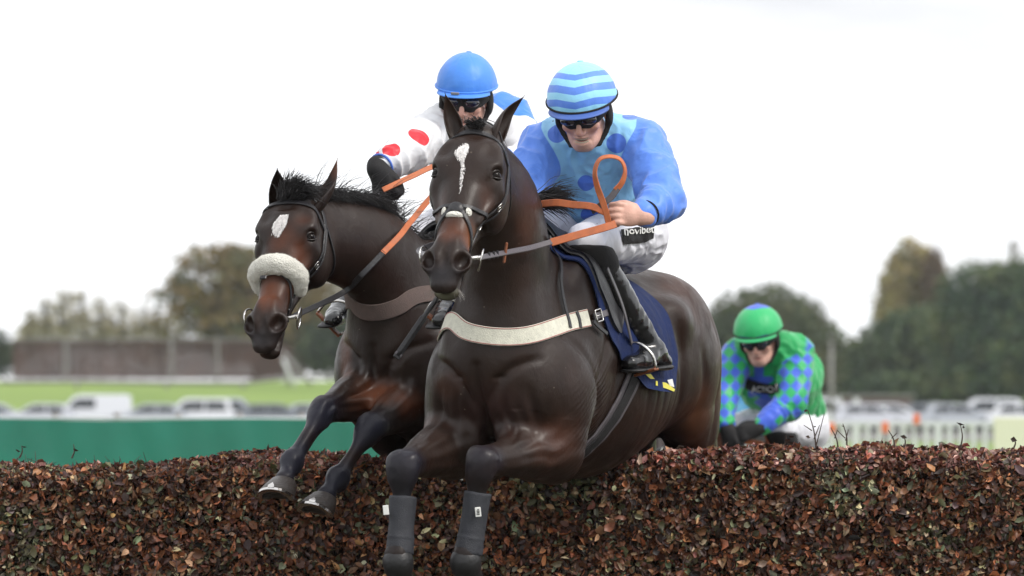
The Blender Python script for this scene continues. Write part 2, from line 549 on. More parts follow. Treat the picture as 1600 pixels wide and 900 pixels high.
sx_ = n.new('ShaderNodeSeparateXYZ'); l.new(tcn.outputs['Object'], sx_.inputs[0])
ab = n.new('ShaderNodeMath'); ab.operation = 'ABSOLUTE'; l.new(sx_.outputs['Y'], ab.inputs[0])
m3 = n.new('ShaderNodeMapRange'); m3.inputs['From Min'].default_value = 14; m3.inputs['From Max'].default_value = 30; l.new(ab.outputs[0], m3.inputs['Value'])
worn_low_bounce = n.new('ShaderNodeMix'); worn_low_bounce.data_type = 'RGBA'; worn_low_bounce.inputs['A'].default_value = (.062, .060, .042, 1)  # unseen turf by the fence, worn brown and darkened to cut green bounce light
l.new(m3.outputs[0], worn_low_bounce.inputs['Factor']); l.new(vm.outputs[0], worn_low_bounce.inputs['B'])
l.new(worn_low_bounce.outputs['Result'], b.inputs['Base Color']); b.inputs['Roughness'].default_value = .9
bp = n.new('ShaderNodeBump'); bp.inputs['Strength'].default_value = .6; bp.inputs['Distance'].default_value = .05
l.new(t2.outputs['Fac'], bp.inputs['Height']); l.new(bp.outputs[0], b.inputs['Normal'])
g_ = link_mesh('ground', np.array(V), np.array(F), m); g_['kind'] = 'structure'

pk_ = [(x, y, float(ground_z(np.array(x), np.array(y))) + .004) for y in (262., 280., 300., 318., 334.) for x in np.linspace(-60, 60, 13)]
cp_ = link_mesh('car_park', pk_, np.array([(i * 13 + j, i * 13 + j + 1, (i + 1) * 13 + j + 1, (i + 1) * 13 + j) for i in range(4) for j in range(12)]), mat('gravel', (.17, .165, .155), .95, bump=.4, bscale=3, var=.2, vscale=.5)); cp_['kind'] = 'structure'
# ------------------------------------------------------------------ hedge of the steeplechase fence
HY0, HY1 = .80, 1.72
def hedge_top(x): return 1.352 + .014 * vnoise(np.stack([x * 1.3, x * 0, x * 0], -1), 3) + .010 * vnoise(np.stack([x * 4, x * 0 + 2, x * 0], -1), 4) + .019 * np.clip(x, -2, 2)
rg = np.random.default_rng(11)
hedge = thing('hedge', (0, 1.25, 0), 'thick birch and leaf hedge of the racing fence, brown leaves with green ivy patches', 'hedge')
def hedge_leaves(N, x0, x1, zlo, size, seed, zhi=9):
    rg = np.random.default_rng(seed)
    x = rg.uniform(x0, x1, N)
    ht = hedge_top(x)
    # path over the profile: front face, round shoulder, top, back
    Lf = 1.352 - zlo; Lt = HY1 - HY0; Lb = .25 if zhi > 5 and x1 - x0 > 4 and zlo > .5 else 1.0
    s_ = rg.uniform(0, Lf + Lt + Lb, N)
    dep = rg.exponential(.050, N) * 1.0 - .010 * rg.random(N) ** 2
    lump = .022 * fbm(np.stack([x * 2.2, s_ * 2.2, s_ * 0], -1), 3, 7) + .018 * fbm(np.stack([x * 7, s_ * 7, s_ * 0], -1), 2, 9)
    o = -dep + lump
    P = np.zeros((N, 3)); Nn = np.zeros((N, 3)); P[:, 0] = x
    f = s_ < Lf; t = (s_ >= Lf) & (s_ < Lf + Lt); bk = s_ >= Lf + Lt
    P[f, 1] = HY0 - o[f]; P[f, 2] = ht[f] - Lf + s_[f]; Nn[f] = (0, -1, .15)
    P[t, 1] = HY0 + (s_[t] - Lf); P[t, 2] = ht[t] + o[t]; Nn[t] = (0, 0, 1)
    P[bk, 1] = HY1 + o[bk]; P[bk, 2] = ht[bk] - (s_[bk] - Lf - Lt); Nn[bk] = (0, 1, .1)
    # round the shoulders
    for y0, sg in ((HY0, 1), (HY1, -1)):
        r = .085
        c = np.stack([x, np.full(N, y0 + sg * r), ht - r], -1)
        q = P - c; m_ = (q[:, 1] * sg < 0) & (q[:, 2] > 0)
        L = np.hypot(q[:, 1], q[:, 2]); rr = np.minimum(L, r + np.where(m_, o, 0))
        sc_ = np.where(m_, rr / np.maximum(L, 1e-6), 1)
        P[:, 1] = np.where(m_, c[:, 1] + q[:, 1] * sc_, P[:, 1]); P[:, 2] = np.where(m_, c[:, 2] + q[:, 2] * sc_, P[:, 2])
        Nn[m_, 1] = q[m_, 1] / np.maximum(L[m_], 1e-6); Nn[m_, 2] = q[m_, 2] / np.maximum(L[m_], 1e-6)
    if zhi < 9:
        kp = P[:, 2] < zhi; P, Nn, x = P[kp], Nn[kp], x[kp]; N = len(P)
    Nn = Nn + rg.normal(0, .75, (N, 3)); Nn /= np.linalg.norm(Nn, axis=1)[:, None]
    T = np.cross(Nn, rg.normal(0, 1, (N, 3))); T /= np.linalg.norm(T, axis=1)[:, None]
    W = np.cross(Nn, T)
    a = (size * rg.uniform(.5, 1.35, N) * rg.choice([.8, 1, 1.35], N))[:, None]
    wd = a * rg.uniform(.14, .40, N)[:, None]; fold = a * rg.uniform(-.32, .40, N)[:, None]; curl = a * rg.uniform(-.6, .6, N)[:, None]
    v = [P - T * a * .5 + Nn * curl * .3, P - T * a * .20 + W * wd + Nn * fold, P + T * a * .20 + W * wd * .9 + Nn * fold,
         P + T * a * .55 + Nn * curl, P + T * a * .20 - W * wd * .9 + Nn * fold, P - T * a * .20 - W * wd + Nn * fold,
         P - T * a * .12, P + T * a * .2 + Nn * curl * .2]
    V = np.stack(v, 1).reshape(-1, 3)
    base = (np.arange(N) * 8)[:, None]
    F = np.concatenate([base + np.array([[0, 6, 1, 1]])[:, [0, 1, 2, 2]], ]) if False else None
    quads = np.concatenate([base + np.array(q)[None] for q in ((6, 7, 2, 1), (5, 4, 7, 6))])
    tris = np.concatenate([base + np.array(q)[None] for q in ((0, 6, 1), (0, 5, 6), (7, 3, 2), (4, 3, 7))])
    # colours
    pal = np.array([(.155, .056, .026), (.090, .038, .027), (.24, .092, .042), (.055, .032, .030), (.24, .13, .07), (.09, .085, .042), (.13, .14, .085), (.36, .28, .17), (.040, .024, .018)])
    pr = np.array([.22, .15, .15, .11, .12, .07, .04, .045, .095])
    idx = rg.choice(len(pal), N, p=pr / pr.sum())
    green = fbm(np.stack([x * 1.6, P[:, 2] * 2.2, P[:, 1]], -1), 3, 21) - .16 * (P[:, 2] > 1.34)
    k = (green > .30) & (rg.random(N) < .62)
    idx[k] = rg.choice([5, 6, 5, 7, 3], k.sum())
    top = (P[:, 2] > 1.33) & (rg.random(N) < .40)
    pal2 = np.array([(.22, .072, .055), (.14, .055, .05), (.34, .19, .155)])
    C = pal[idx] * np.exp(rg.normal(.06, .55, (N, 1))) * (1 + rg.normal(0, .06, (N, 3)))
    C[top] = pal2[rg.integers(0, 3, top.sum())] * np.exp(rg.normal(.08, .5, (top.sum(), 1)))
    C = np.repeat(np.clip(C, .01, .7), 8, 0)
    return V, quads, tris, C
def leaves_obj(name, parts, material, parent):
    Vs, Fs, Cs = [], [], []; o = 0
    me = bpy.data.meshes.new(name)
    lt, ls, vi = [], [], []
    for V, qd, tr, C in parts:
        Vs.append(V); Cs.append(C)
        vi += [(qd + o).ravel(), (tr + o).ravel()]; lt += [np.full(len(qd), 4), np.full(len(tr), 3)]; o += len(V)
    V = np.concatenate(Vs); C = np.concatenate(Cs); vi = np.concatenate(vi); lt = np.concatenate(lt); ls = np.concatenate([[0], np.cumsum(lt)[:-1]])
    off = np.zeros(3); p = parent
    while p is not None: off += np.array(p.location); p = p.parent
    V = V - off
    me.vertices.add(len(V)); me.vertices.foreach_set('co', V.astype(np.float32).ravel())
    me.loops.add(len(vi)); me.loops.foreach_set('vertex_index', vi.astype(np.int32))
    me.polygons.add(len(lt)); me.polygons.foreach_set('loop_start', ls.astype(np.int32))
    me.update(calc_edges=True)
    a = me.color_attributes.new('Col', 'FLOAT_COLOR', 'POINT'); c4 = np.ones((len(V), 4), np.float32); c4[:, :3] = C; a.data.foreach_set('color', c4.ravel())
    me.materials.append(material); me.validate()
    ob = bpy.data.objects.new(name, me); COL.objects.link(ob); ob.parent = parent
    return ob
def leaf_mat(name, trans=.25, rough=.5):
    m, n, l, b = new_mat(name)
    a = n.new('ShaderNodeAttribute'); a.attribute_name = 'Col'
    tcn = n.new('ShaderNodeTexCoord'); t = n.new('ShaderNodeTexNoise'); t.inputs['Scale'].default_value = 130; l.new(tcn.outputs['Object'], t.inputs['Vector'])
    r = n.new('ShaderNodeMapRange'); r.inputs['To Min'].default_value = .6; r.inputs['To Max'].default_value = 1.4; l.new(t.outputs['Fac'], r.inputs['Value'])
    v = n.new('ShaderNodeVectorMath'); v.operation = 'SCALE'; l.new(a.outputs['Color'], v.inputs[0]); l.new(r.outputs[0], v.inputs['Scale'])
    l.new(v.outputs[0], b.inputs['Base Color']); b.inputs['Roughness'].default_value = rough; b.inputs['Specular IOR Level'].default_value = .45
    tr = n.new('ShaderNodeBsdfTranslucent'); l.new(v.outputs[0], tr.inputs['Color'])
    mx_ = n.new('ShaderNodeMixShader'); mx_.inputs[0].default_value = trans
    l.new(b.outputs[0], mx_.inputs[1]); l.new(tr.outputs[0], mx_.inputs[2]); l.new(mx_.outputs[0], n['Material Output'].inputs['Surface'])
    return m
M['dead_leaf'] = leaf_mat('dead_leaves', .15, .46)
parts = [hedge_leaves(165000, -2.3, 2.3, .86, .0255, 1), hedge_leaves(30000, -3.6, -2.25, .3, .034, 2), hedge_leaves(30000, 2.25, 3.6, .3, .034, 3), hedge_leaves(34000, -2.3, 2.3, .1, .034, 4, .88), hedge_leaves(22000, -7, -3.5, .1, .055, 5), hedge_leaves(22000, 3.5, 7, .1, .055, 6)]
# the last part only fills the foot of the face, below the picture
leaves_obj('foliage', parts, M['dead_leaf'], hedge)
mb = MB(); mb.box((0, (HY0 + HY1) / 2 + .0, .635), (14.0, HY1 - HY0 - .16, 1.27), None, .04)
mb.build('brush_core', mat('brush_core', (.022, .014, .010), 1, bump=1, bscale=40), hedge)
mb = MB(); r_ = random.Random(5)
for i in range(1500):
    x = r_.uniform(-2.4, 2.4); z = r_.uniform(.85, 1.36)
    if r_.random() < .5: y = HY0 + r_.uniform(-.012, .06)
    else: y = r_.uniform(HY0, HY1); z = 1.315 + r_.uniform(-.03, .02)
    d = nrm([r_.gauss(0, .5), r_.gauss(0, .4), r_.uniform(.2, 1.2)]); L_ = r_.uniform(.02, .06)
    p = np.array([x, y, z]); k = nrm(d + np.array([r_.gauss(0, .2) for _ in range(3)]))
    mb.tube([p, p + d * L_ * .5, p + d * L_ * .5 + k * L_ * .5], [.0018, .0014, .0008], 3, cap=False)
mb.build('twigs', mat('twig', (.06, .035, .03), .7, bump=.3), hedge)
# taller shoots that stand clear of the top
def shoot(px, py0, py1, lean, Y, leaves=(), side=()):
    mb = MB(); a = at(px, py0, Y); b = at(px + lean, py1, Y)
    pts = spline([a, a * .5 + b * .5 + np.array([.006, 0, 0]), b], 5); mb.tube(pts, np.linspace(.0035, .0014, len(pts)), 5)
    for t, dx, dy in side:
        p = a * (1 - t) + b * t; mb.tube([p, p + np.array([dx, 0, dy]) * .6, p + np.array([dx, 0, dy])], [.002, .0016, .001], 4)
    for t, dx, dy, s_ in leaves:
        p = a * (1 - t) + b * t + np.array([dx, 0, dy]); nn = nrm([r_.gauss(0, 1), -1, r_.gauss(0, 1)]); T = nrm(np.cross(nn, [.3, 0, 1])); W = np.cross(nn, T)
        mb.add([p - T * s_, p + W * s_ * .5, p + T * s_, p - W * s_ * .5 + nn * s_ * .3], [(0, 1, 2), (0, 2, 3)])
    mb.build('shoot', M['twig2'], hedge)
M['twig2'] = mat('shoot_bark', (.05, .03, .022), .6, bump=.3)
shoot(1276, 706, 640, -14, 1.1, [(.35, -.02, 0, .012), (.6, .012, 0, .008), (.9, -.01, .01, .012)], [(.3, .02, .05), (.5, -.03, .02), (.1, .03, .12)])
shoot(1323, 700, 662, -6, 1.2, [(.9, 0, 0, .008)], [(.4, -.03, .03), (.3, .01, .04)])
shoot(1310, 702, 668, -12, 1.2, (), [(.5, .01, .03)])
shoot(1501, 700, 664, 0, 1.0, [(1, 0, .004, .016), (.9, .01, 0, .010)], ())
shoot(1584, 700, 684, 0, 1.0, [(.8, 0, 0, .020)], ())
shoot(1222, 700, 680, 6, 1.2, [(.6, .01, 0, .02), (.9, .02, 0, .016), (.3, .03, 0, .02)], ())
shoot(1398, 698, 672, -10, 1.3, (), [(.5, .02, .02)])
shoot(1412, 700, 681, 0, 1.1, [(.9, 0, 0, .014)], ())
shoot(30, 716, 696, 4, 1.3, [(.6, -.01, 0, .014), (.9, .01, 0, .012)], ()); shoot(112, 716, 694, 3, 1.3, [(.6, .01, 0, .014)], ())

# ------------------------------------------------------------------ trees
M['tree_leaf'] = leaf_mat('tree_leaves', .2, .6)
M['bark'] = mat('bark', (.07, .06, .045), .9, bump=.6, bscale=6)
def tree(name, label, px, pybase, Y, H_, lobes, cols, n, leaf, trunk=.25, group=None, limbs=7, seed=0, bare=0.0, light=None):
    """lobes: (px, py, rx_m, rz_m) crown volumes seen at distance Y"""
    rg = np.random.default_rng(seed); base = at(px, pybase, Y)
    base[2] = float(ground_z(np.array(base[0]), np.array(base[1]))) - .1
    root = thing(name, base, label, 'tree', group)
    cen = [at(a, b_, Y) for a, b_, *_ in lobes]
    mb = MB(); top = np.mean(cen, 0); r = random.Random(seed)
    fork = base * .68 + np.array([top[0], base[1], top[2]]) * .32
    mb.tube(spline([base, base * .5 + fork * .5 + np.array([.1, 0, 0]), fork], 4), np.linspace(trunk, trunk * .7, 9), 8)
    mb.build('trunk', M['bark'], root, True)
    mb = MB()
    for i, c in enumerate(cen):
        e = c + np.array([0, 0, lobes[i][3] * .5])
        mb.tube(spline([fork - [0, 0, .2], fork * .5 + c * .5 + np.array([r.gauss(0, .3), r.gauss(0, .3), .2]), c, e], 4), np.linspace(trunk * .6, .03, 13), 5)
        for k in range(limbs):
            d = nrm([r.gauss(0, 1), r.gauss(0, 1), abs(r.gauss(0, .7)) + .2 if bare < .3 else 1.5 + abs(r.gauss(0, 1))])
            rad = np.array([lobes[i][2], lobes[i][2], lobes[i][3]])
            mb.tube(spline([c - [0, 0, lobes[i][3] * .4], c + d * rad * .5, c + d * rad * 1.02], 3), [.06, .05, .04, .03, .02, .02, .012], 4, cap=False)
    mb.build('limbs', M['bark'], root, True)
    vol = np.array([l_[2] ** 2 * l_[3] for l_ in lobes]); li = rg.choice(len(lobes), n, p=vol / vol.sum())
    C0 = np.array(cen)[li]; Rr = np.array([(l_[2], l_[2], l_[3]) for l_ in lobes])[li]
    d = rg.normal(0, 1, (n, 3)); d /= np.linalg.norm(d, axis=1)[:, None]
    rr = (.45 + .55 * rg.random(n) ** .6) * (1 + .10 * fbm(d * 3 + li[:, None] * 7, 2, seed))
    P = C0 + d * Rr * rr[:, None]
    keep = fbm(P / (Rr.mean() * .38), 2, seed + 4) > -.75 + bare * 1.1
    P = P[keep]; d = d[keep]; li = li[keep]; n = len(P)
    P += rg.normal(0, leaf * .8, (n, 3))
    Nn = d * .6 + rg.normal(0, .7, (n, 3)); Nn /= np.linalg.norm(Nn, axis=1)[:, None]
    T = np.cross(Nn, rg.normal(0, 1, (n, 3))); T /= np.linalg.norm(T, axis=1)[:, None]; W = np.cross(Nn, T)
    a = (leaf * rg.uniform(.6, 1.4, n))[:, None]
    V = np.stack([P - T * a, P + W * a * .6 + Nn * a * .2, P + T * a, P - W * a * .6 + Nn * a * .2], 1).reshape(-1, 3)
    F = np.arange(n * 4).reshape(-1, 4)
    cc = np.array(cols); mixv = np.clip(.5 + .6 * fbm(P / (Rr.mean() * .5), 2, seed + 8), 0, 1)
    ci = np.clip((mixv * (len(cc) - 1) + rg.normal(0, .35, n)), 0, len(cc) - 1.001)
    i0 = ci.astype(int); f = (ci - i0)[:, None]
    C = (cc[i0] * (1 - f) + cc[i0 + 1] * f) * rg.uniform(.75, 1.25, (n, 1))
    link_mesh('crown', V, F, M['tree_leaf'], root, False, col=np.repeat(C, 4, 0))
    return root
DG = [(.028, .045, .022), (.045, .065, .026), (.070, .085, .032)]
OAK = [(.10, .105, .030), (.16, .13, .04), (.22, .145, .05), (.075, .095, .03)]
POP = [(.34, .30, .10), (.40, .33, .13), (.28, .21, .10), (.22, .24, .09)]
YEL = [(.34, .30, .18), (.40, .36, .24), (.28, .26, .16)]
# left: broad autumn oak, with thinner gaps at its top left
tree('oak_tree', 'broad brown-green autumn tree with gaps in its crown, behind the left horse', 400, 590, 430, 9,
     [(335, 440, 3.2, 2.6), (395, 430, 3.3, 2.4), (460, 450, 3.4, 3.2), (300, 490, 3.0, 2.6), (380, 500, 4.0, 3.0), (450, 520, 4.2, 3.0), (520, 500, 3.4, 3.6)], OAK, 15000, .26, .4, seed=3, bare=.42)
tree('oak_tree', 'dark lower tree just behind the left horse chest, right of the brown autumn tree', 545, 590, 400, 6,
     [(520, 545, 2.6, 1.8), (560, 530, 2.8, 2.2), (600, 520, 3, 2.6), (650, 540, 3, 2.4)], DG, 7000, .24, .3, seed=4)
for i, (px, top, w) in enumerate([(70, 465, .8), (100, 448, 1.0), (128, 452, .9), (158, 462, .9), (190, 470, 1.0), (222, 478, .9), (45, 480, .7), (250, 490, .9)]):
    lab = ['pale thin sapling at the left end of the row above the brown fence', 'tallest pale sapling in the row above the brown fence', 'pale sapling just right of the tallest one in the row', 'pale sapling in the middle of the row above the brown fence',
           'pale bushy sapling right of the middle of the row', 'low pale sapling near the right end of the row', 'smallest pale sapling at the far left of the row', 'last pale sapling of the row, next to the big autumn tree'][i]
    tree('sapling', lab, px, 590, 440, 5, [(px, top + 25, w, 1.1), (px - 4, top + 55, w * 1.3, 1.4), (px + 6, 520, w * 1.4, 1.2)], YEL, 620, .16, .07, group='pale saplings above the brown fence', seed=30 + i, bare=.35, limbs=9)
tree('bush', 'small dark green bush at the left end of the brown fence', 8, 590, 420, 3, [(6, 560, 1.2, 1.3), (-10, 550, 1.2, 1.6)], DG, 1400, .18, .1, seed=44)
# right
tree('round_tree', 'large rounded dark green tree directly behind the jockey in green', 1200, 632, 430, 9,
     [(1200, 520, 4.4, 3.2), (1150, 545, 3.4, 3.0), (1245, 560, 3.4, 3.4), (1200, 590, 4.6, 2.4), (1265, 600, 2.6, 2.2), (1120, 590, 2.8, 2.6)], [(.040, .062, .022), (.065, .088, .030), (.10, .105, .04)], 16000, .24, .35, seed=5)
tree('poplar_tree', 'tall yellowish poplar, the bigger one of the pair', 1415, 630, 480, 12,
     [(1422, 408, 1.5, 1.9), (1412, 440, 1.9, 2.4), (1402, 480, 1.9, 2.4), (1438, 440, 1.5, 2.8), (1420, 510, 2.4, 2.0), (1392, 500, 1.3, 1.8)], POP, 7500, .20, .25, group='poplars', seed=6, bare=.25, limbs=10)
tree('poplar_tree', 'narrow brownish poplar leaning against the bigger yellowish one', 1462, 630, 478, 12,
     [(1459, 412, .6, 1.6), (1462, 440, 1.0, 2.0), (1466, 480, 1.2, 2.2)], [(.12, .075, .045), (.15, .10, .05)], 2600, .18, .2, group='poplars', seed=7, bare=.15, limbs=8)
tree('bushy_tree', 'dark green bushy tree below the poplars', 1420, 632, 450, 6,
     [(1385, 560, 3.0, 2.6), (1430, 540, 3.2, 2.8), (1470, 560, 3.4, 2.8), (1340, 590, 2.6, 2.2), (1400, 605, 4.5, 1.6), (1330, 565, 1.8, 1.8)], [(.040, .076, .030), (.062, .100, .036), (.11, .135, .045)], 15000, .24, .3, seed=8)
tree('bushy_tree', 'tallest dark green tree at the right edge', 1560, 632, 430, 10,
     [(1528, 464, 2.8, 2.6), (1575, 468, 3.0, 2.6), (1615, 460, 3.2, 2.8), (1510, 510, 3.0, 3.2), (1560, 540, 4.2, 3.4), (1620, 540, 4.2, 3.8), (1530, 590, 4.2, 2.6)], [(.030, .066, .030), (.055, .095, .036), (.13, .15, .05)], 19000, .24, .4, seed=9)

# ------------------------------------------------------------------ far fence, rails, pole, mast, wall
M['fence_wood'] = mat('fence_wood', (.075, .040, .034), .9, bump=.4, bscale=8, var=.3, vscale=.8)
M['rail_white'] = mat('white_rail', (.62, .64, .66), .5, bump=.1, bscale=20, var=.05)
M['rail_grey'] = mat('grey_rail', (.22, .21, .21), .7, bump=.2, bscale=20)
def P3(px, py, Y): return at(px, py, Y)
fr = thing('slatted_fence', P3(250, 592, 405), 'long brown slatted fence on the grass bank at left', 'fence')
mb = MB(); r_ = random.Random(9)
x = 22.0
while x < 478:
    w = 4.2; t = 532 + (10 * max(0, (x - 380) / 100)); 
    a = P3(x, 592, 405); b_ = P3(x, t + r_.uniform(-1, 1), 405); sc_ = 427 / FPX
    mb.box((a + b_) / 2, (w * sc_ * .93, .05, b_[2] - a[2]))
    x += w
mb.build('slats', M['fence_wood'], fr)
for x in (103, 268, 340):
    mb = MB(); a = P3(x, 595, 404.5); b_ = P3(x, 527, 404.5); mb.box((a + b_) / 2, (.20, .2, b_[2] - a[2]), None, .02); mb.build('post', M['rail_grey'], fr)
mb = MB(); a = P3(25, 530, 404.7); b_ = P3(400, 530, 404.7); mb.box((a + b_) / 2, (b_[0] - a[0], .12, .12)); mb.build('top_rail', M['rail_grey'], fr)
def rail(name, label, pts, rad, material, cat='rail', posts=(), base=None, group=None):
    o = thing(name, pts[0], label, cat, group); mb = MB(); mb.tube(pts, rad, 8); mb.build('rail_bar', material, o, True)
    for p, z in posts:
        mb = MB(); mb.tube([p, np.array([p[0], p[1], z])], rad * .9, 8); mb.build('post', material, o, True)
    return o
pts = [P3(0, 597, 380), P3(120, 596, 380), P3(260, 598, 380), P3(380, 598, 380), P3(450, 590, 380), P3(530, 588, 380), P3(620, 588, 380)]
rail('course_rail', 'low pale rail along the foot of the brown fence', pts, .12, M['rail_grey'], posts=[(p - [0, 0, 0], p[2] - .5) for p in pts[1:]])
for (x0, y0, x1, y1), lab in (((442, 560, 460, 604), 'left one of the two slanting pale struts at the end of the brown fence'), ((440, 548, 487, 601), 'right, longer one of the two slanting pale struts at the end of the brown fence')):
    rail('strut', lab, [P3(x0, y0, 378), P3(x1, y1, 378)], .11, M['rail_white'] if x1 < 470 else M['rail_grey'], 'strut', group='slanting struts')
# green windbreak cloth
gf = thing('windbreak', (at(330, 690, 38)[0], 38, 0), 'long green fabric screen stretched behind the hedge at left', 'screen')
nx, nz_ = 360, 14; V = []
x0, x1 = at(-300, 0, 38)[0], at(760, 0, 38)[0]
for j in range(nz_ + 1):
    for i in range(nx + 1):
        x = x0 + (x1 - x0) * i / nx; t = j / nz_
        sag = .010 * math.cos((x * 2 * math.pi) / 2.4)
        z = .25 + (1.30 + sag - .25) * t
        y = 38 + .006 * math.sin(x * 7.3 + 2 * math.sin(x * 1.9) + t * 2.2) * math.sin(math.pi * t) ** .6 + .004 * math.sin(x * 17 + t * 4)
        V.append((x, y, z))
F = [(j * (nx + 1) + i, j * (nx + 1) + i + 1, (j + 1) * (nx + 1) + i + 1, (j + 1) * (nx + 1) + i) for j in range(nz_) for i in range(nx)]
link_mesh('fabric', V, F, mat('green_fabric', (.014, .165, .125), .7, bump=.4, bscale=9, var=.12, vscale=1.4), gf)
mb = MB(); mb.tube([(x0, 38.03, 1.31), (x1, 38.03, 1.31)], .012, 8); mb.build('top_rail', M['rail_white'], gf, True)
k = 0
for i in range(12):
    x = x0 + (x1 - x0) * i / 11
    mb = MB(); mb.tube([(x, 38.09, 0), (x, 38.09, 1.36)], .03, 8); mb.build('post', M['rail_grey'], gf, True)
# white paling barrier at right
yb = 58
bx0, bx1 = at(1080, 0, yb)[0], at(1556, 0, yb)[0]
br = thing('crowd_barrier', ((bx0 + bx1) / 2, yb, 0), 'long white paling barrier beyond the hedge at right', 'barrier')
mb = MB(); mb.box(((bx0 + bx1) / 2, yb, at(0, 662, yb)[2]), (bx1 - bx0, .05, .06)); mb.build('top_rail', M['rail_white'], br)
mb = MB(); mb.box(((bx0 + bx1) / 2, yb, .18), (bx1 - bx0, .05, .05)); mb.build('bottom_rail', M['rail_white'], br)
k = 0; x = bx0
while x < bx1:
    mb = MB(); mb.box((x, yb - .055, at(0, 661, yb)[2] / 2 + .02), (.055 if k % 7 else .09, .03, at(0, 661, yb)[2] - .02)); mb.build('paling', M['rail_white'], br); x += .142; k += 1
mb = MB(); a = at(1140, 640, 60); b_ = at(1290, 640, 60)
vx = thing('white_panel', (at(1215, 0, 60)[0], 60, 0), 'white advertising panel between the leading horse and the white palings', 'panel')
mb.box((at(1205, 0, 60)[0], 60, .62), (at(1300, 0, 60)[0] - at(1110, 0, 60)[0], .04, 1.22 - .0), None, .01); mb.build('board', M['rail_white'], vx)
for x in (1120, 1205, 1290):
    mb = MB(); mb.box((at(x, 0, 60)[0], 60.06, .6), (.06, .06, 1.2)); mb.build('post', M['rail_grey'], vx)
cb = thing('cream_board', (at(1590, 0, 57)[0], 57, 0), 'plain cream board standing at the right edge beside the white palings', 'board')
mb = MB(); mb.box((at(1596, 0, 57)[0], 57, .63), (at(1640, 0, 57)[0] - at(1553, 0, 57)[0], .06, at(0, 650, 57)[2] - .05), None, .01); mb.build('board', mat('cream_paint', (.70, .70, .56), .6, bump=.1), cb)
for x in (1562, 1630):
    mb = MB(); mb.box((at(x, 0, 57)[0], 57.07, .3), (.07, .07, .6)); mb.build('leg', M['rail_grey'], cb)
M['orange_paint'] = mat('orange_plastic', (.75, .16, .05), .5, bump=.05)
for (px, py, h, lab) in ((1383, 668, .22, 'orange marker disc in the middle of the white palings'), (1432, 655, .20, 'orange marker disc highest on the white palings'), (1293, 669, .20, 'wide orange marker at the left end of the white palings')):
    o = thing('marker', at(px, py, 57.8), lab, 'marker', 'orange markers on the palings')
    mb = MB(); c = at(px, py, 57.82); w = .07 if px != 1293 else .16
    mb.box(c, (w * 1.1, .03, h * .62), None, .01); mb.build('plate', M['orange_paint'], o)
    mb = MB(); mb.box(c - [0, -.02, h * .6], (.025, .02, h * .9)); mb.build('clip', M['rail_grey'], o)
# blue box
bo = thing('blue_cabin', (at(1152, 0, 120)[0], 120, 0), 'small bright blue booth beside the jockey in green', 'booth')
c = at(1150, 0, 120)[0]; g0 = float(ground_z(np.array(c), np.array(120.)))
top = at(0, 598, 120)[2]
mb = MB(); mb.box((c, 120, (g0 + top) / 2), (.62, .7, top - g0), None, .03); mb.build('shell', mat('blue_plastic', (.03, .22, .55), .5, bump=.05), bo)
mb = MB(); mb.box((c, 120, top + .03), (.70, .78, .09), None, .03); mb.build('roof', M['rail_white'], bo)
mb = MB(); mb.box((c, 119.63, (g0 + top) / 2 + .1), (.40, .03, .7), None, .01); mb.build('door', mat('pale_blue', (.12, .35, .65), .5, bump=.05), bo)
# lamp pole, mast, low wall
lp = thing('lamp_post', (at(1299, 0, 250)[0], 250, float(ground_z(np.array(12.), np.array(250.)))), 'tall grey lamp post right of the jockey in green', 'lamp post')
bz = lp.location[2]; x = at(1299, 0, 250)[0]
mb = MB(); mb.tube([(x, 250, bz), (x, 250, at(0, 536, 250)[2])], np.array([.11, .07]), 10); mb.build('pole', M['rail_grey'], lp, True)
mb = MB(); mb.box((x - .0, 250, at(0, 535, 250)[2]), (.26, .26, .10), None, .04); mb.build('lamp_head', M['rail_grey'], lp)
mt = thing('radio_mast', (at(1583, 0, 700)[0], 700, 0), 'thin telecom mast with antenna panels above the trees at the right edge', 'mast')
x = at(1583, 0, 700)[0]
mb = MB(); mb.tube([(x, 700, 0), (x, 700, at(0, 376, 700)[2])], np.array([.5, .22]), 8); mb.build('mast_pole', M['rail_grey'], mt, True)
for k in range(3):
    for zz in (383, 396):
        a = 2 * math.pi * k / 3; mb = MB(); mb.box((x + .55 * math.cos(a), 700 + .55 * math.sin(a), at(0, zz, 700)[2]), (.28, .28, .75), None, .03); mb.build('antenna', M['rail_grey'], mt)
mb = MB(); mb.tube([(x + .6 * math.cos(t), 700 + .6 * math.sin(t), at(0, 390, 700)[2]) for t in np.linspace(0, 2 * math.pi, 12, endpoint=False)], .05, 5, closed=True); mb.build('platform_ring', M['rail_grey'], mt)
wl_ = thing('low_building', (at(1350, 0, 405)[0], 405, 0), 'long low brown building under the trees behind the jockey in green', 'building')
a, b_ = at(1285, 636, 405), at(1425, 621, 405)
mb = MB(); mb.box(((a[0] + b_[0]) / 2, 406.5, (a[2] - .6 + b_[2]) / 2), (b_[0] - a[0], 3, b_[2] - a[2] + .6), None, .02); mb.build('wall', mat('brown_brick', (.14, .075, .065), .9, bump=.3, bscale=10), wl_)
mb = MB(); mb.box(((a[0] + b_[0]) / 2, 406.5, b_[2] + .08), (b_[0] - a[0] + .4, 3.6, .14), None, .03); mb.build('roof', M['rail_grey'], wl_)
for px, lab in ((1310, 'left of the two white bollards by the low brown building'), (1338, 'right of the two white bollards by the low brown building')):
    o = thing('bollard', at(px, 640, 380), lab, 'bollard', 'white bollards'); mb = MB(); mb.tube([at(px, 645, 380), at(px, 624, 380)], [.22, .18], 10); mb.build('shaft', M['rail_white'], o, True)
    mb = MB(); mb.tube([at(px, 624, 380), at(px, 622, 380)], [.22, .12], 10); mb.build('cap', M['rail_white'], o, True)

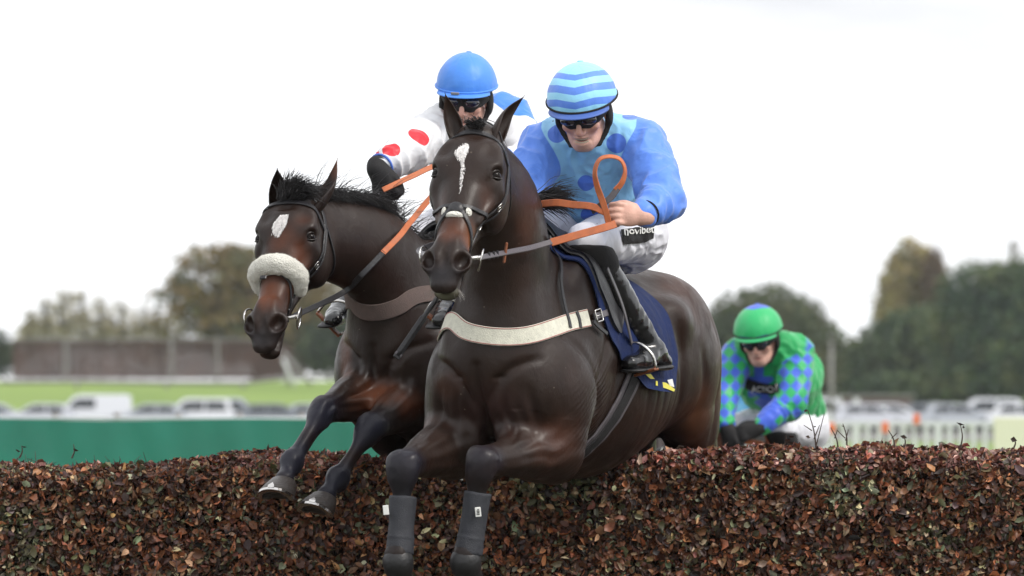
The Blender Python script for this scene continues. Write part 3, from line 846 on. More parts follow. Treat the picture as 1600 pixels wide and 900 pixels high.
# ------------------------------------------------------------------ parked cars
M['tyre'] = mat('tyre', (.02, .02, .02), .8, bump=.2); M['glass'] = mat('car_glass', (.02, .025, .03), .08, spec=.8)
M['rim'] = mat('wheel_rim', (.5, .5, .5), .3, 1.0)
PAINT = dict(white=(.72, .74, .78), silver=(.42, .45, .50), grey=(.16, .18, .21), blue=(.10, .16, .33), black=(.03, .03, .035), red=(.35, .04, .03), pale=(.58, .60, .66))
for k_, c_ in PAINT.items(): M['paint_' + k_] = mat('car_paint_' + k_, c_, .28, coat=.6, bump=.02)
def loft_profile(prof, halfw, tumble, mat_, name, root, T):
    """side profile polygon (x,z) extruded across with inward tumble by height"""
    V = []; n = len(prof)
    zb = min(p[1] for p in prof); zt = max(p[1] for p in prof)
    ring = [(-1, 1.0), (-.97, .0), (.97, .0), (1, 1.0)]
    for y, edge in ((-halfw, 0), (-halfw * .93, 1), (halfw * .93, 1), (halfw, 0)):
        for x, z in prof:
            t = (z - zb) / (zt - zb); k = 1 - tumble * t ** 1.5
            sx = .985 if edge == 0 else 1; sz = -.02 if edge == 0 and z > zb + .1 else 0
            V.append(T(x * sx, y * k, z + sz))
    F = []
    for i in range(3):
        for k in range(n): F.append((i * n + k, i * n + (k + 1) % n, (i + 1) * n + (k + 1) % n, (i + 1) * n + k))
    F.append(tuple(range(n))[::-1]); F.append(tuple(3 * n + k for k in range(n)))
    return link_mesh(name, V, F, mat_, root, False)
def car(kind, paint, label, px, Y, yaw, group):
    pos = at(px, 0, Y); z0 = float(ground_z(np.array(pos[0]), np.array(pos[1])))
    root = thing('parked_van' if kind == 'van' else 'parked_car', (pos[0], pos[1], z0), label, 'van' if kind == 'van' else 'car', group)
    cy, sy = math.cos(yaw), math.sin(yaw)
    def T(x, y, z): return (pos[0] + x * cy - y * sy, pos[1] + x * sy + y * cy, z0 + z)
    if kind == 'van':
        body = [(-2.2, .35), (-2.2, 1.2), (-2.12, 1.84), (-1.9, 1.92), (.35, 1.92), (.75, 1.84), (1.35, 1.20), (2.05, 1.02), (2.22, .75), (2.22, .35)]; W = .93
        wins = [((-.35, 1.22), (-.35, 1.72), (.60, 1.72), (1.12, 1.22))]; cab = None; wb = (-1.45, 1.45)
    elif kind == 'suv':
        body = [(-2.2, .35), (-2.2, .95), (-2.12, 1.05), (-1.95, 1.62), (-1.7, 1.72), (.2, 1.74), (.45, 1.68), (1.1, 1.10), (2.05, .98), (2.22, .7), (2.22, .35)]; W = .92
        wins = [((-1.85, 1.10), (-1.70, 1.58), (-.75, 1.60), (-.75, 1.10)), ((-.65, 1.10), (-.65, 1.60), (.25, 1.58), (.85, 1.10))]; wb = (-1.35, 1.35)
    else:
        body = [(-2.05, .32), (-2.08, .85), (-1.9, .98), (-1.45, 1.38), (-1.1, 1.45), (.1, 1.46), (.35, 1.41), (1.1, .98), (1.95, .84), (2.12, .6), (2.12, .32)]; W = .87
        wins = [((-1.45, 1.0), (-1.22, 1.34), (-.50, 1.37), (-.50, 1.0)), ((-.42, 1.0), (-.42, 1.37), (.22, 1.35), (.85, 1.0))]; wb = (-1.28, 1.28)
    zb = min(p[1] for p in body); zt = max(p[1] for p in body)
    loft_profile(body, W, .16, M['paint_' + paint], 'body', root, T)
    for w in wins:
        for s_ in (-1, 1):
            V = []
            for x, z in w:
                k = 1 - .16 * ((z - zb) / (zt - zb)) ** 1.5; V.append(T(x, s_ * (W * k + .006), z))
            for x, z in w:
                k = 1 - .16 * ((z - zb) / (zt - zb)) ** 1.5; V.append(T(x, s_ * (W * k - .02), z))
            link_mesh('window', V, [(0, 1, 2, 3), (7, 6, 5, 4), (0, 4, 5, 1), (1, 5, 6, 2), (2, 6, 7, 3), (3, 7, 4, 0)], M['glass'], root, False)
    # windscreen and rear screen
    def screen(a, b_, o, nm):
        dx, dz = b_[0] - a[0], b_[1] - a[1]; L = math.hypot(dx, dz); nx_, nz2 = dz / L * o, -dx / L * o
        if nz2 < 0: nx_, nz2 = -nx_, -nz2
        V = []
        for off in (.012, -.02):
            for (x, z), s_ in ((a, -1), (a, 1), (b_, 1), (b_, -1)):
                k = 1 - .16 * ((z - zb) / (zt - zb)) ** 1.5; V.append(T(x + nx_ * off, s_ * (W * k * .84), z + nz2 * off))
        link_mesh(nm, V, [(0, 1, 2, 3), (7, 6, 5, 4), (0, 4, 5, 1), (1, 5, 6, 2), (2, 6, 7, 3), (3, 7, 4, 0)], M['glass'], root, False)
    i = {'van': (6, 5), 'suv': (7, 6), 'car': (7, 6)}[kind]
    a, b_ = body[i[0]], body[i[1]]
    screen((a[0] * .95 + b_[0] * .05, a[1] * .95 + b_[1] * .05), (b_[0] * .95 + a[0] * .05, b_[1] * .95 + a[1] * .05), 1, 'windscreen')
    if kind != 'van':
        a, b_ = body[2], body[3]
        screen((a[0] * .9 + b_[0] * .1, a[1] * .9 + b_[1] * .1), (b_[0] * .9 + a[0] * .1, b_[1] * .9 + a[1] * .1), 1, 'rear_screen')
    for x in wb:
        for s_ in (-1, 1):
            wh = MB(); wh.tube([T(x, s_ * (W - .20), .32), T(x, s_ * (W + .01), .32)], .32, 16); wo_ = wh.build('wheel', M['tyre'], root, True)
            hb = MB(); hb.tube([T(x, s_ * (W - .0), .32), T(x, s_ * (W + .02), .32)], .19, 12); hb.build('rim', M['rim'], wo_, True)
    for s_ in (-1, 1):
        mb = MB(); mb.box(T(2.14 if kind != 'car' else 2.04, s_ * W * .72, .72), (.12, .30, .14), None, .03); mb.build('headlight', M['glass'], root)
    return root
G1 = 'cars parked behind the green screen'
car('van', 'white', 'white van with one dark side window, the tallest vehicle behind the green screen', 140, 322, math.pi, G1)
car('car', 'pale', 'pale car with a low curved roof just left of the tall white van', 60, 318, math.pi, G1)
car('car', 'silver', 'silver car cut off by the left edge behind the green screen', -5, 320, 0, G1)
car('car', 'silver', 'silver car nose just right of the tall white van', 232, 316, math.pi, G1)
car('suv', 'white', 'long low white estate car in the middle of the row behind the green screen', 300, 319, math.pi, G1)
car('suv', 'silver', 'silver car with blue-tinted windows right of the long white car', 366, 322, 0, G1)
car('car', 'grey', 'grey car at the right end of the row, by the left horse foreleg', 432, 320, 0, G1)
car('car', 'silver', 'silver car half hidden behind the left horse forelegs', 500, 324, 0, G1)
G2 = 'cars parked beyond the white palings'
cols = ['white', 'silver', 'pale', 'blue', 'white', 'white', 'silver', 'pale', 'white', 'grey', 'white', 'silver', 'white', 'pale', 'white']
desc = ['half hidden behind the leading horse', 'partly behind the green jockey shoulder', 'just right of the green jockey', 'below the low brown building', 'under the left white bollard', 'under the right white bollard',
        'right of the two white bollards', 'above the first orange marker', 'between the two orange markers', 'above the second orange marker', 'right of the orange markers', 'below the gap between bushes and tall tree', 'with the highest roof in the right row', 'above the end of the white palings', 'above the cream board']
for i in range(15):
    px = 1120 + i * 34.5
    car('suv' if i in (12, 5) else 'car', cols[i], f'{cols[i]} parked car {desc[i]}', px, 316 + (i * 37 % 7) * 1.3, 0.0 if i % 3 else math.pi, G2)
# ------------------------------------------------------------------ horses
def frame(yaw, pitch, roll=0):
    """rows: left side S, dorsal D, nose-ward N, for a head hanging straight down facing the camera"""
    S, D, N = np.array([1., 0, 0]), np.array([0, -1., 0]), np.array([0, 0, -1.])
    p = R(pitch)
    D, N = math.cos(p) * D - math.sin(p) * N, math.cos(p) * N + math.sin(p) * D
    r = R(roll)                       # roll about D: nose swings to picture left
    c, s_ = math.cos(r), math.sin(r)
    S, N = c * S + s_ * N, c * N - s_ * S
    y = R(yaw); Z = np.array([[math.cos(y), -math.sin(y), 0], [math.sin(y), math.cos(y), 0], [0, 0, 1]])
    return np.stack([Z @ S, Z @ D, Z @ N])

class Fr:
    """local frame: origin o, rows M, scale"""
    ps = 0.0      # how far the poll is set back
    def __init__(s, o, M_, sc=1.0, ws=1.0): s.o = np.asarray(o, float); s.M = M_; s.sc = sc; s.ws = ws
    def __call__(s, a, b, c): return s.o + s.sc * (a * s.ws * s.M[0] + b * s.M[1] + c * s.M[2])
    def v(s, a, b, c): return a * s.M[0] + b * s.M[1] + c * s.M[2]
    def inv(s, P): return ((P - s.o) @ s.M.T) / (s.sc * np.array([s.ws, 1, 1]))

def head_sdf(sd, H, mouth=0.0):
    """H: head frame (side, dorsal, nose-ward)"""
    q = H.sc; S = H.M[0]
    def sc(r): return tuple(x * q * (H.ws if i == 0 else 1) for i, x in enumerate(r)) if not np.isscalar(r) else r * q
    # skull and nose: (n, dorsal line, ventral line, half width)
    st = [(.035, .002, -.12, .066), (.065, .012, -.15, .080), (.11, .022, -.16, .090), (.17, .02, -.16, .088), (.24, .012, -.15, .074),
          (.32, .004, -.13, .060), (.40, -.002, -.115, .051), (.47, -.006, -.105, .047), (.52, -.012, -.10, .047)]
    st[0] = (st[0][0] - H.ps, *st[0][1:]); st[1] = (st[1][0] - H.ps * .6, *st[1][1:])
    sd.chain([H(0, (t + b) / 2, n) for n, t, b, w in st], [sc((w, (t - b) / 2)) for n, t, b, w in st], S, k=.03 * q, n=4)
    # forehead breadth, temples and orbits
    for g in (-1, 1):
        sd.ell(H(g * .052, -.012, .12), sc((.045, .03, .075)), H.M, k=.035 * q)
        sd.ell(H(g * .073, -.022, .140), sc((.026, .028, .034)), H.M, k=.022 * q)       # brow
        sd.ell(H(g * .082, -.062, .190), sc((.020, .036, .036)), H.M, k=.02 * q)       # zygoma under the eye
        sd.chain([H(g * .086, -.070, .20), H(g * .074, -.066, .27), H(g * .058, -.058, .345)], [.016 * q, .012 * q, .007 * q], S, k=.02 * q)   # facial crest
        sd.ell(H(g * .060, -.150, .170), sc((.043, .115, .105)), H.M, k=.04 * q)          # cheek
        sd.ell(H(g * .048, -.10, .09), sc((.038, .10, .08)), H.M, k=.04 * q)
        sd.ell(H(g * .066, .036, .10), sc((.014, .022, .024)), H.M, k=.05 * q, sub=True)   # hollow above the eye
        sd.ell(H(g * .098, -.012, .170), sc((.020, .022, .018)), H.M, k=.010 * q, sub=True)   # socket
    # lower jaw
    sd.chain([H(0, -.22, .20), H(0, -.165, .33), H(0, -.125 - mouth * .3, .46), H(0, -.115 - mouth, .572)], [sc((.05, .05)), sc((.035, .03)), sc((.030, .022)), sc((.033, .024))], S, k=.03 * q)
    # muzzle
    sd.chain([H(0, -.045, .49), H(0, -.050, .555), H(0, -.064, .600)], [sc((.048, .040)), sc((.050, .040)), sc((.040, .030))], S, k=.03 * q)
    for g in (-1, 1):
        sd.ell(H(g * .043, -.034, .532), sc((.030, .029, .044)), H.M, k=.018 * q)
        sd.ell(H(g * .022, -.005, .50), sc((.010, .012, .05)), H.M, k=.03 * q)
    Mn = np.stack([H.M[0], H.M[1], H.M[2]])
    for g in (-1, 1):
        # nostril, slanted, opening forward and sideways
        a = R(24) * g
        ax0 = math.cos(a) * H.M[0] + math.sin(a) * H.M[2]
        ax2 = -math.sin(a) * H.M[0] + math.cos(a) * H.M[2]
        Mr = np.stack([ax0, H.M[1], ax2])
        sd.ell(H(g * .049, -.012, .542), sc((.020, .032, .033)), Mr, k=.010 * q, sub=True)
        sd.ell(H(g * .034, -.012, .522), sc((.004, .012, .020)), Mr, k=.01 * q, sub=False)
    # lips and mouth line
    sd.ell(H(0, -.110 - mouth, .596), sc((.036, .026, .022)), H.M, k=.012 * q)
    for g in (-1, 1):
        sd.chain([H(0, -.078 - mouth * .4, .640), H(g * .03, -.086 - mouth * .5, .600), H(g * .046, -.088 - mouth * .5, .53), H(g * .046, -.086, .47)], [.006 * q + mouth * .4, .006 * q + mouth * .35, .006 * q + mouth * .2, .003 * q], S, k=.008 * q, sub=True)
    sd.ell(H(0, .004, .57), sc((.006, .014, .03)), H.M, k=.02 * q, sub=True)

def ear_geo(base, tip, face, w, twist=0):
    """cupped leaf-shaped ear from base to tip, opening toward face"""
    base = np.asarray(base, float); tip = np.asarray(tip, float)
    L = np.linalg.norm(tip - base); ax = (tip - base) / L
    f = nrm(np.asarray(face) - ax * np.dot(face, ax)); s_ = np.cross(ax, f)
    nu, nv = 26, 17
    V = []
    for layer in (0, 1):
        for i in range(nu):
            u = i / (nu - 1)
            r = w * (math.sin(math.pi * min(1, (u * .80 + .20)) ** .95) ** .62) * (1.02 if u < .3 else 1)
            r = max(r * (1 - u ** 6), .0012) if u < 1 else .0012
            op = R(35 + 75 * min(1, u * 1.6))      # half opening angle
            for j in range(nv):
                a = op + (2 * math.pi - 2 * op) * j / (nv - 1)
                rr = r - (0.0035 if layer else 0) * (1 if u < .95 else .3)
                rr = max(rr, .0008)
                c = base + ax * (L * u) + f * (-.35 * w * math.sin(math.pi * u) * .5) + s_ * (twist * u * u)
                V.append(c + rr * (math.cos(a) * f * .75 + math.sin(a) * s_ * .95))
    F = []
    o = nu * nv
    for i in range(nu - 1):
        for j in range(nv - 1):
            F.append((i * nv + j, i * nv + j + 1, (i + 1) * nv + j + 1, (i + 1) * nv + j))
            F.append((o + i * nv + j, o + (i + 1) * nv + j, o + (i + 1) * nv + j + 1, o + i * nv + j + 1))
    for i in range(nu - 1):
        for j in (0, nv - 1):
            f4 = (i * nv + j, (i + 1) * nv + j, o + (i + 1) * nv + j, o + i * nv + j)
            F.append(f4 if j == 0 else f4[::-1])
    for j in range(nv - 1):
        i = nu - 1
        F.append((i * nv + j, i * nv + j + 1, o + i * nv + j + 1, o + i * nv + j))
    return np.array(V), np.array(F)

def horse_sdf(B, H, J, mouth=0, seed=0):
    """B: body frame (side, forward, up) with origin at the ground point under the withers (scaled);
    H: head frame; J: dict of world joints."""
    sd = Sdf(); q = B.sc; S = B.M[0]
    def s2(a, b): return (a * q, b * q)
    # trunk
    sd.chain([B(0, .26, 1.20), B(0, .10, 1.215), B(0, -.15, 1.215), B(0, -.40, 1.20), B(0, -.65, 1.23), B(0, -.88, 1.28), B(0, -1.06, 1.29)],
             [s2(.195, .25), s2(.225, .33), s2(.255, .355), s2(.285, .345), s2(.265, .30), s2(.245, .26), s2(.19, .21)], S, k=.06 * q, n=5)
    sd.chain([B(0, .16, 1.48), B(0, .02, 1.545), B(0, -.14, 1.52), B(0, -.35, 1.46)], [s2(.05, .07), s2(.045, .06), s2(.055, .06), s2(.09, .06)], S, k=.12 * q)  # withers
    # rump
    sd.ell(B(0, -.86, 1.40), np.array((.19, .24, .165)) * q, B.M, k=.10 * q)
    for g in (-1, 1):
        sd.ell(B(g * .125, -.93, 1.30), np.array((.145, .27, .245)) * q, B.M, k=.06 * q)      # gluteal
        sd.ell(B(g * .115, -1.17, 1.17), np.array((.10, .135, .27)) * q, B.M, k=.06 * q)     # ham
        sd.ell(B(g * .215, -.70, 1.40), np.array((.05, .07, .05)) * q, B.M, k=.09 * q)        # point of hip
        # shoulder blade, arm, chest muscles
        sd.ell(B(g * .165, .02, 1.27), np.array((.085, .15, .27)) * q, B.M, k=.07 * q)
        sd.ell(B(g * .168, .21, 1.12), np.array((.095, .135, .17)) * q, B.M, k=.07 * q)
        sd.ell(B(g * .105, .30, 1.11), np.array((.112, .105, .15)) * q, B.M, k=.05 * q)     # pectoral
        sd.ell(B(g * .068, .315, .975), np.array((.066, .085, .10)) * q, B.M, k=.016 * q)
        sd.ell(B(g * .075, .18, .92), np.array((.075, .13, .10)) * q, B.M, k=.03 * q)
    # neck
    P0, P1, P2 = B(0, .12, 1.30), J['neck_mid'], H(0, -.105, .045 - H.ps)
    C0 = B(0, .30, 1.30)
    sd.chain([B(0, .04, 1.26), C0 * .4 + P0 * .6, P1, (P1 * .35 + P2 * .65), P2], [s2(.15, .29), s2(.150, .25), s2(.105, .17), s2(.078, .135), s2(.066, .10)], S, k=.07 * q, n=6)
    # throat / windpipe and brachial bands
    th = H(0, -.20, .12)
    for g in (-1, 1):
        sd.chain([H(g * .04, -.13, .07), P1 * .5 + th * .25 + B(g * .06, .32, 1.3) * .25 + g * S * .03, B(g * .09, .34, 1.20)], [s2(.028, .04), s2(.035, .055), s2(.05, .06)], S, k=.05 * q)
    sd.chain([th, P1 * .55 + B(0, .43, 1.18) * .3 + th * .15, B(0, .33, 1.16)], [s2(.032, .04), s2(.045, .06), s2(.06, .08)], S, k=.05 * q)
    # fore legs
    for side, g in (('L', 1), ('R', -1)):
        e, kn, fe, ho = J['elbow' + side], J['knee' + side], J['fetlock' + side], J['hoof' + side]
        sh = B(g * .16, .16, 1.12)
        l = nrm(kn - e)
        sd.chain([sh, e * .7 + sh * .3, e], [s2(.10, .12), s2(.095, .115), s2(.085, .10)], S, k=.05 * q)
        sd.ell(e + np.array([g * .01, .03, -.045]) * q, np.array((.05, .07, .06)) * q, None, k=.05 * q)
        m1 = e * .62 + kn * .38
        sd.chain([e, m1, e * .25 + kn * .75, kn], [s2(.086, .098), s2(.074, .082), s2(.050, .056), s2(.046, .046)], S, k=.04 * q)
        # forearm muscles
        out = g * S
        sd.chain([e + out * .035 * q, m1 + out * .028 * q, e * .3 + kn * .7 + out * .012 * q], [.045 * q, .045 * q, .022 * q], S, k=.02 * q)
        sd.chain([e + np.array([0, 0, .04]) * q, m1 + np.array([0, 0, .035]) * q, e * .3 + kn * .7 + np.array([0, 0, .015]) * q], [.045 * q, .040 * q, .022 * q], S, k=.02 * q)
        c = nrm(fe - kn)
        fw = nrm(l - c * np.dot(l, c)) if abs(np.dot(l, c)) < .97 else nrm(np.cross(c, S))
        if np.dot(fw, l) < 0 and abs(np.dot(l, c)) < .97: fw = -fw
        sid = nrm(np.cross(fw, c))
        sd.ell(kn + fw * .006 * q + c * .012 * q, np.array((.050, .040, .060)) * q, np.stack([sid, fw, c]), k=.022 * q)
        for gg in (-1, 1): sd.ell(kn + sid * gg * .028 * q - c * .018 * q, np.array((.021, .028, .024)) * q, np.stack([sid, fw, c]), k=.02 * q)
        k1 = kn + c * .05 * q
        sd.chain([k1, kn * .5 + fe * .5, fe - c * .03 * q], [s2(.034, .034), s2(.0245, .026), s2(.028, .028)], sid, k=.03 * q)
        bk = -fw * .026 * q
        sd.chain([k1 + bk * .8, kn * .5 + fe * .5 + bk, fe - c * .02 * q + bk * .9], [s2(.014, .014), s2(.012, .013), s2(.017, .017)], sid, k=.018 * q)
        sd.ell(fe, np.array((.037, .038, .038)) * q, np.stack([sid, fw, c]), k=.025 * q)
        d = nrm(ho - fe)
        sd.ell(fe + bk * .9 + d * .01, np.array((.026, .022, .028)) * q, np.stack([sid, fw, c]), k=.02 * q)
        cor = ho - d * .035 * q
        sd.chain([fe, fe * .45 + cor * .55, cor], [.033 * q, .027 * q, .034 * q], sid, k=.025 * q, n=3)
        J['hd' + side] = d; J['hs' + side] = sid; J['hf' + side] = nrm(np.cross(sid, d)) * (1 if np.dot(np.cross(sid, d), fw) > 0 or True else -1)
    # hind legs
    for side, g in (('L', 1), ('R', -1)):
        if 'stifle' + side not in J: continue
        st, hk, fe, ho = J['stifle' + side], J['hock' + side], J['hfet' + side], J['hhoof' + side]
        hip = B(g * .13, -1.0, 1.25)
        sd.chain([hip, hip * .45 + st * .55, st], [s2(.12, .19), s2(.11, .17), s2(.085, .12)], S, k=.06 * q)
        sd.chain([st, st * .6 + hk * .4, st * .15 + hk * .85, hk], [s2(.08, .11), s2(.065, .085), s2(.036, .048), s2(.034, .042)], S, k=.04 * q)
        sd.chain([B(g * .12, -1.24, 1.05), hk * .5 + B(g * .12, -1.24, 1.05) * .5, hk], [.05 * q, .03 * q, .03 * q], S, k=.05 * q)
        c = nrm(fe - hk)
        sd.chain([hk, hk * .5 + fe * .5, fe], [s2(.036, .042), s2(.026, .03), s2(.034, .036)], S, k=.03 * q)
        sd.chain([fe, fe * .4 + ho * .6, ho], [.033 * q, .027 * q, .038 * q], S, k=.03 * q)
        J['hhd' + side] = nrm(ho - fe)
    return sd

def hoof_geo(c, d, sid, q, shoe=True):
    """hoof: axis d from the coronet to the ground face, c near the coronet"""
    fw = nrm(np.cross(sid, d))
    V = []; F = []; n = 28; rings = [(-.006, .036, .036), (0.0, .040, .041), (.035, .050, .054), (.068, .057, .064), (.072, .056, .063), (.070, .045, .050), (.058, .02, .03)]
    for t, rs, rf in rings:
        for k in range(n):
            a = 2 * math.pi * k / n
            heel = .82 if math.cos(a) < -.2 else 1
            slant = -t * .55
            V.append(c + d * (t * (1 - .28 * max(0, -math.cos(a)))) * q + sid * (math.sin(a) * rs * q) + fw * ((math.cos(a) * rf * heel - slant) * q))
    for i in range(len(rings) - 1):
        for k in range(n): F.append((i * n + k, i * n + (k + 1) % n, (i + 1) * n + (k + 1) % n, (i + 1) * n + k))
    m = len(rings) - 1
    F.append(tuple(m * n + k for k in range(n)))
    return V, F, fw

def shoe_geo(c, d, sid, q):
    fw = nrm(np.cross(sid, d)); n = 24; V = []; F = []
    for k in range(n + 1):
        a = -R(140) + R(280) * k / n
        t = .074 * (1 - .28 * max(0, -math.cos(a)))
        heel = .82 if math.cos(a) < -.2 else 1
        base = c + d * t * q + fw * (.04 * q)
        for rr, dt in ((1.0, -.002), (1.0, .006), (.74, .006), (.74, -.002)):
            V.append(base + d * dt * q + sid * (math.sin(a) * .0575 * rr * q) + fw * (math.cos(a) * .0645 * rr * heel * q))
    for k in range(n):
        for j in range(4):
            F.append((k * 4 + j, k * 4 + (j + 1) % 4, (k + 1) * 4 + (j + 1) % 4, (k + 1) * 4 + j))
    F.append((0, 1, 2, 3)); F.append(tuple(n * 4 + j for j in (3, 2, 1, 0)))
    # toe clip
    b = c + d * .066 * q + fw * (.04 + .0655) * q; o = len(V)
    V += [b - sid * .010 * q, b + sid * .010 * q, b - d * .016 * q - fw * .010 * q, b + sid * .010 * q + d * .008 * q, b - sid * .010 * q + d * .008 * q, b - d * .016 * q - fw * .014 * q]
    F += [(o, o + 1, o + 2), (o, o + 4, o + 3, o + 1), (o + 1, o + 5, o + 2), (o, o + 2, o + 5)]
    return V, F

class Surf:
    """surface queries on a finished body mesh"""
    def __init__(s, V, F): s.t = BVHTree.FromPolygons([tuple(v) for v in V], [tuple(f) for f in F.tolist()])
    def px(s, px, py, lift=0.0):
        o = Vector((0, -CD, CZ)); p = at(px, py, 0.0); d = (Vector(p) - o).normalized()
        h = s.t.ray_cast(o, d)
        if h[0] is None:
            # silhouette miss: nearest point to the ray
            best = None
            for y in np.arange(-.8, 2.2, .02):
                q = Vector(at(px, py, y)); n = s.t.find_nearest(q)
                if n[0] is not None and (best is None or n[3] < best[3]): best = n
            return np.array(best[0])
        return np.array(h[0])
    def near(s, p):
        h = s.t.find_nearest(Vector(p)); p0 = np.array(h[0]); n = np.array(h[1])
        return p0, n
    def shoot(s, o, d):
        h = s.t.ray_cast(Vector(o) + Vector(d) * .8, -Vector(d))
        return np.array(h[0]) if h[0] is not None else np.array(o)

def strap_geo(P, N, width, thick, closed=False, twist=None):
    """flat strap along P with outward normals N"""
    P = np.asarray(P, float); N = np.asarray(N, float); n = len(P)
    T = (np.roll(P, -1, 0) - np.roll(P, 1, 0)) if closed else np.gradient(P, axis=0)
    T /= np.linalg.norm(T, axis=1)[:, None] + 1e-12
    N = N - T * (N * T).sum(1)[:, None]; N /= np.linalg.norm(N, axis=1)[:, None] + 1e-12
    W = np.cross(T, N); w = np.broadcast_to(np.asarray(width, float), (n,))[:, None] / 2; b = min(thick * .4, .0015)
    prof = [(-1, 0, 0, 0), (-1, 0, 0, thick - b), (-1, 1, 0, thick), (1, -1, 0, thick), (1, 0, 0, thick - b), (1, 0, 0, 0)]
    V = np.stack([P + W * (sg * w + sb * b) + N * h for sg, sb, _, h in prof], 1).reshape(-1, 3)
    m = len(prof); F = []
    for i in range(n if closed else n - 1):
        j = (i + 1) % n
        for k in range(m): F.append((i * m + k, j * m + k, j * m + (k + 1) % m, i * m + (k + 1) % m))
    if not closed: F.append(tuple(range(m))); F.append(tuple((n - 1) * m + k for k in range(m))[::-1])
    return V, F

def smooth_rows(A, it, closed=False):
    A = np.array(A, float)
    for _ in range(it):
        B_ = A.copy()
        if closed: A = (np.roll(B_, 1, 0) + 2 * B_ + np.roll(B_, -1, 0)) / 4
        else: A[1:-1] = (B_[:-2] + 2 * B_[1:-1] + B_[2:]) / 4
    return A

def strap_on(sf, name, ctrl, width, thick, material, parent, lift=.002, n=10, closed=False, it=6):
    """strap following the body surface through control points"""
    P = spline(ctrl, n, closed)
    Q = []; N = []
    for p in P:
        a, nn = sf.near(p); Q.append(a); N.append(nn)
    Q = smooth_rows(Q, it, closed); N = smooth_rows(N, it * 2, closed)
    N /= np.linalg.norm(N, axis=1)[:, None] + 1e-9
    for i in range(len(Q)):
        a, nn = sf.near(Q[i])
        dd = np.dot(Q[i] - a, N[i])
        if dd < 0: Q[i] -= N[i] * dd
    V, F = strap_geo(Q + N * lift, N, width, thick, closed)
    return link_mesh(name, V, F, material, parent, smooth=False), Q, N

def ring_on(sf, c, u, v, angs, r0=1.0):
    out = []
    for a in angs:
        d = math.cos(R(a)) * u + math.sin(R(a)) * v
        out.append(sf.shoot(c, d))
    return out

def free_strap(name, ctrl, width, thick, material, parent, normal=(0, -1, 0), n=12):
    P = spline(ctrl, n)
    N = np.tile(np.asarray(normal, float), (len(P), 1)) if np.ndim(normal) == 1 else spline(normal, n)
    V, F = strap_geo(P, N, width, thick)
    return link_mesh(name, V, F, material, parent, smooth=False)

def buckle(name, c, u, v, w, h, material, parent, r=.0016, prong=True):
    mb = MB()
    pts = [c + u * a * w / 2 + v * b * h / 2 for a, b in ((-1, -1), (0, -1.02), (1, -1), (1.02, 0), (1, 1), (0, 1.02), (-1, 1), (-1.02, 0))]
    mb.tube(spline(pts, 2, True), r, 6, closed=True)
    if prong: mb.tube([c - u * w / 2, c + u * w / 2], r * .8, 5)
    return mb.build(name, material, parent, True)

def coat_colour(X, H, base, spots, seed=0):
    C = np.tile(np.array(base, float), (len(X), 1))
    for c, r, col, amt in spots:
        r = np.atleast_1d(r)
        d = np.sqrt((((X - np.asarray(c)) / r) ** 2).sum(1))
        d = d + .18 * fbm(X * 14, 2, seed)
        w = np.clip(1.25 - d, 0, 1); w = w * w * (3 - 2 * w) * amt
        C = C * (1 - w)[:, None] + np.array(col) * w[:, None]
    return C

def groove(P2, lines, mask):
    """depth field of creases: P2 Nx2 body coordinates, lines: (points, depth, width)"""
    d = np.zeros(len(P2))
    for pts, dep, wd in lines:
        Q = spline(np.array(pts, float), 5) if len(pts) > 2 else np.array(pts, float)
        best = np.full(len(P2), 1e9); tt = np.zeros(len(P2))
        for i in range(len(Q) - 1):
            ab = Q[i + 1] - Q[i]; pa = P2 - Q[i]; t = np.clip((pa @ ab) / (ab @ ab + 1e-12), 0, 1)
            e = pa - t[:, None] * ab; q = (e ** 2).sum(1); m = q < best; best[m] = q[m]; tt[m] = ((i + t) / (len(Q) - 1))[m]
        d -= dep * np.exp(-best / wd ** 2) * np.sin(math.pi * np.clip(tt * .9 + .05, 0, 1)) ** .5
    return d * mask
def bframe(withers, yaw, pitch, sc, lean=0):
    y = R(yaw); Fd = np.array([-math.sin(y), -math.cos(y), 0]); S = np.array([math.cos(y), -math.sin(y), 0]); U = np.array([0, 0, 1.])
    p = R(pitch); Fd, U = math.cos(p) * Fd + math.sin(p) * U, math.cos(p) * U - math.sin(p) * Fd
    l = R(lean); S, U = math.cos(l) * S + math.sin(l) * U, math.cos(l) * U - math.sin(l) * S
    M_ = np.stack([S, Fd, U])
    return Fr(np.asarray(withers) - 1.60 * sc * U, M_, sc)

DARK = (.0205, .0108, .0078)
RED = (.105, .030, .011)
BLK = (.009, .009, .012)

def mane_strands(name, roots, dirs, L, parent, seed, rad=.0012, n=260, spread=.35, droop=.2, seg=6):
    r = random.Random(seed); mb = MB()
    roots = np.asarray(roots); dirs = np.asarray(dirs)
    for i in range(n):
        t = r.random() * (len(roots) - 1); k = int(t); f = t - k
        p = roots[k] * (1 - f) + roots[min(k + 1, len(roots) - 1)] * f
        d = dirs[k] * (1 - f) + dirs[min(k + 1, len(roots) - 1)] * f
        p = p + np.array([r.gauss(0, .008) for _ in range(3)])
        d = nrm(nrm(d) + np.array([r.gauss(0, spread) for _ in range(3)]) * .6)
        ll = L * r.uniform(.5, 1.15); pts = [p]; cur = d.copy()
        wv = np.array([r.gauss(0, .35) for _ in range(3)])
        for s_ in range(seg):
            pts.append(pts[-1] + cur * ll / seg)
            cur = nrm(cur + np.array([0, 0, -droop]) / seg * 2 + wv * .35 * (1 if s_ % 4 < 2 else -1))
        rr = np.linspace(rad * r.uniform(1.2, 3.2), rad * .3, len(pts))
        mb.tube(pts, rr, 3, cap=False)
    return mb.build(name, M['mane'], parent, True)

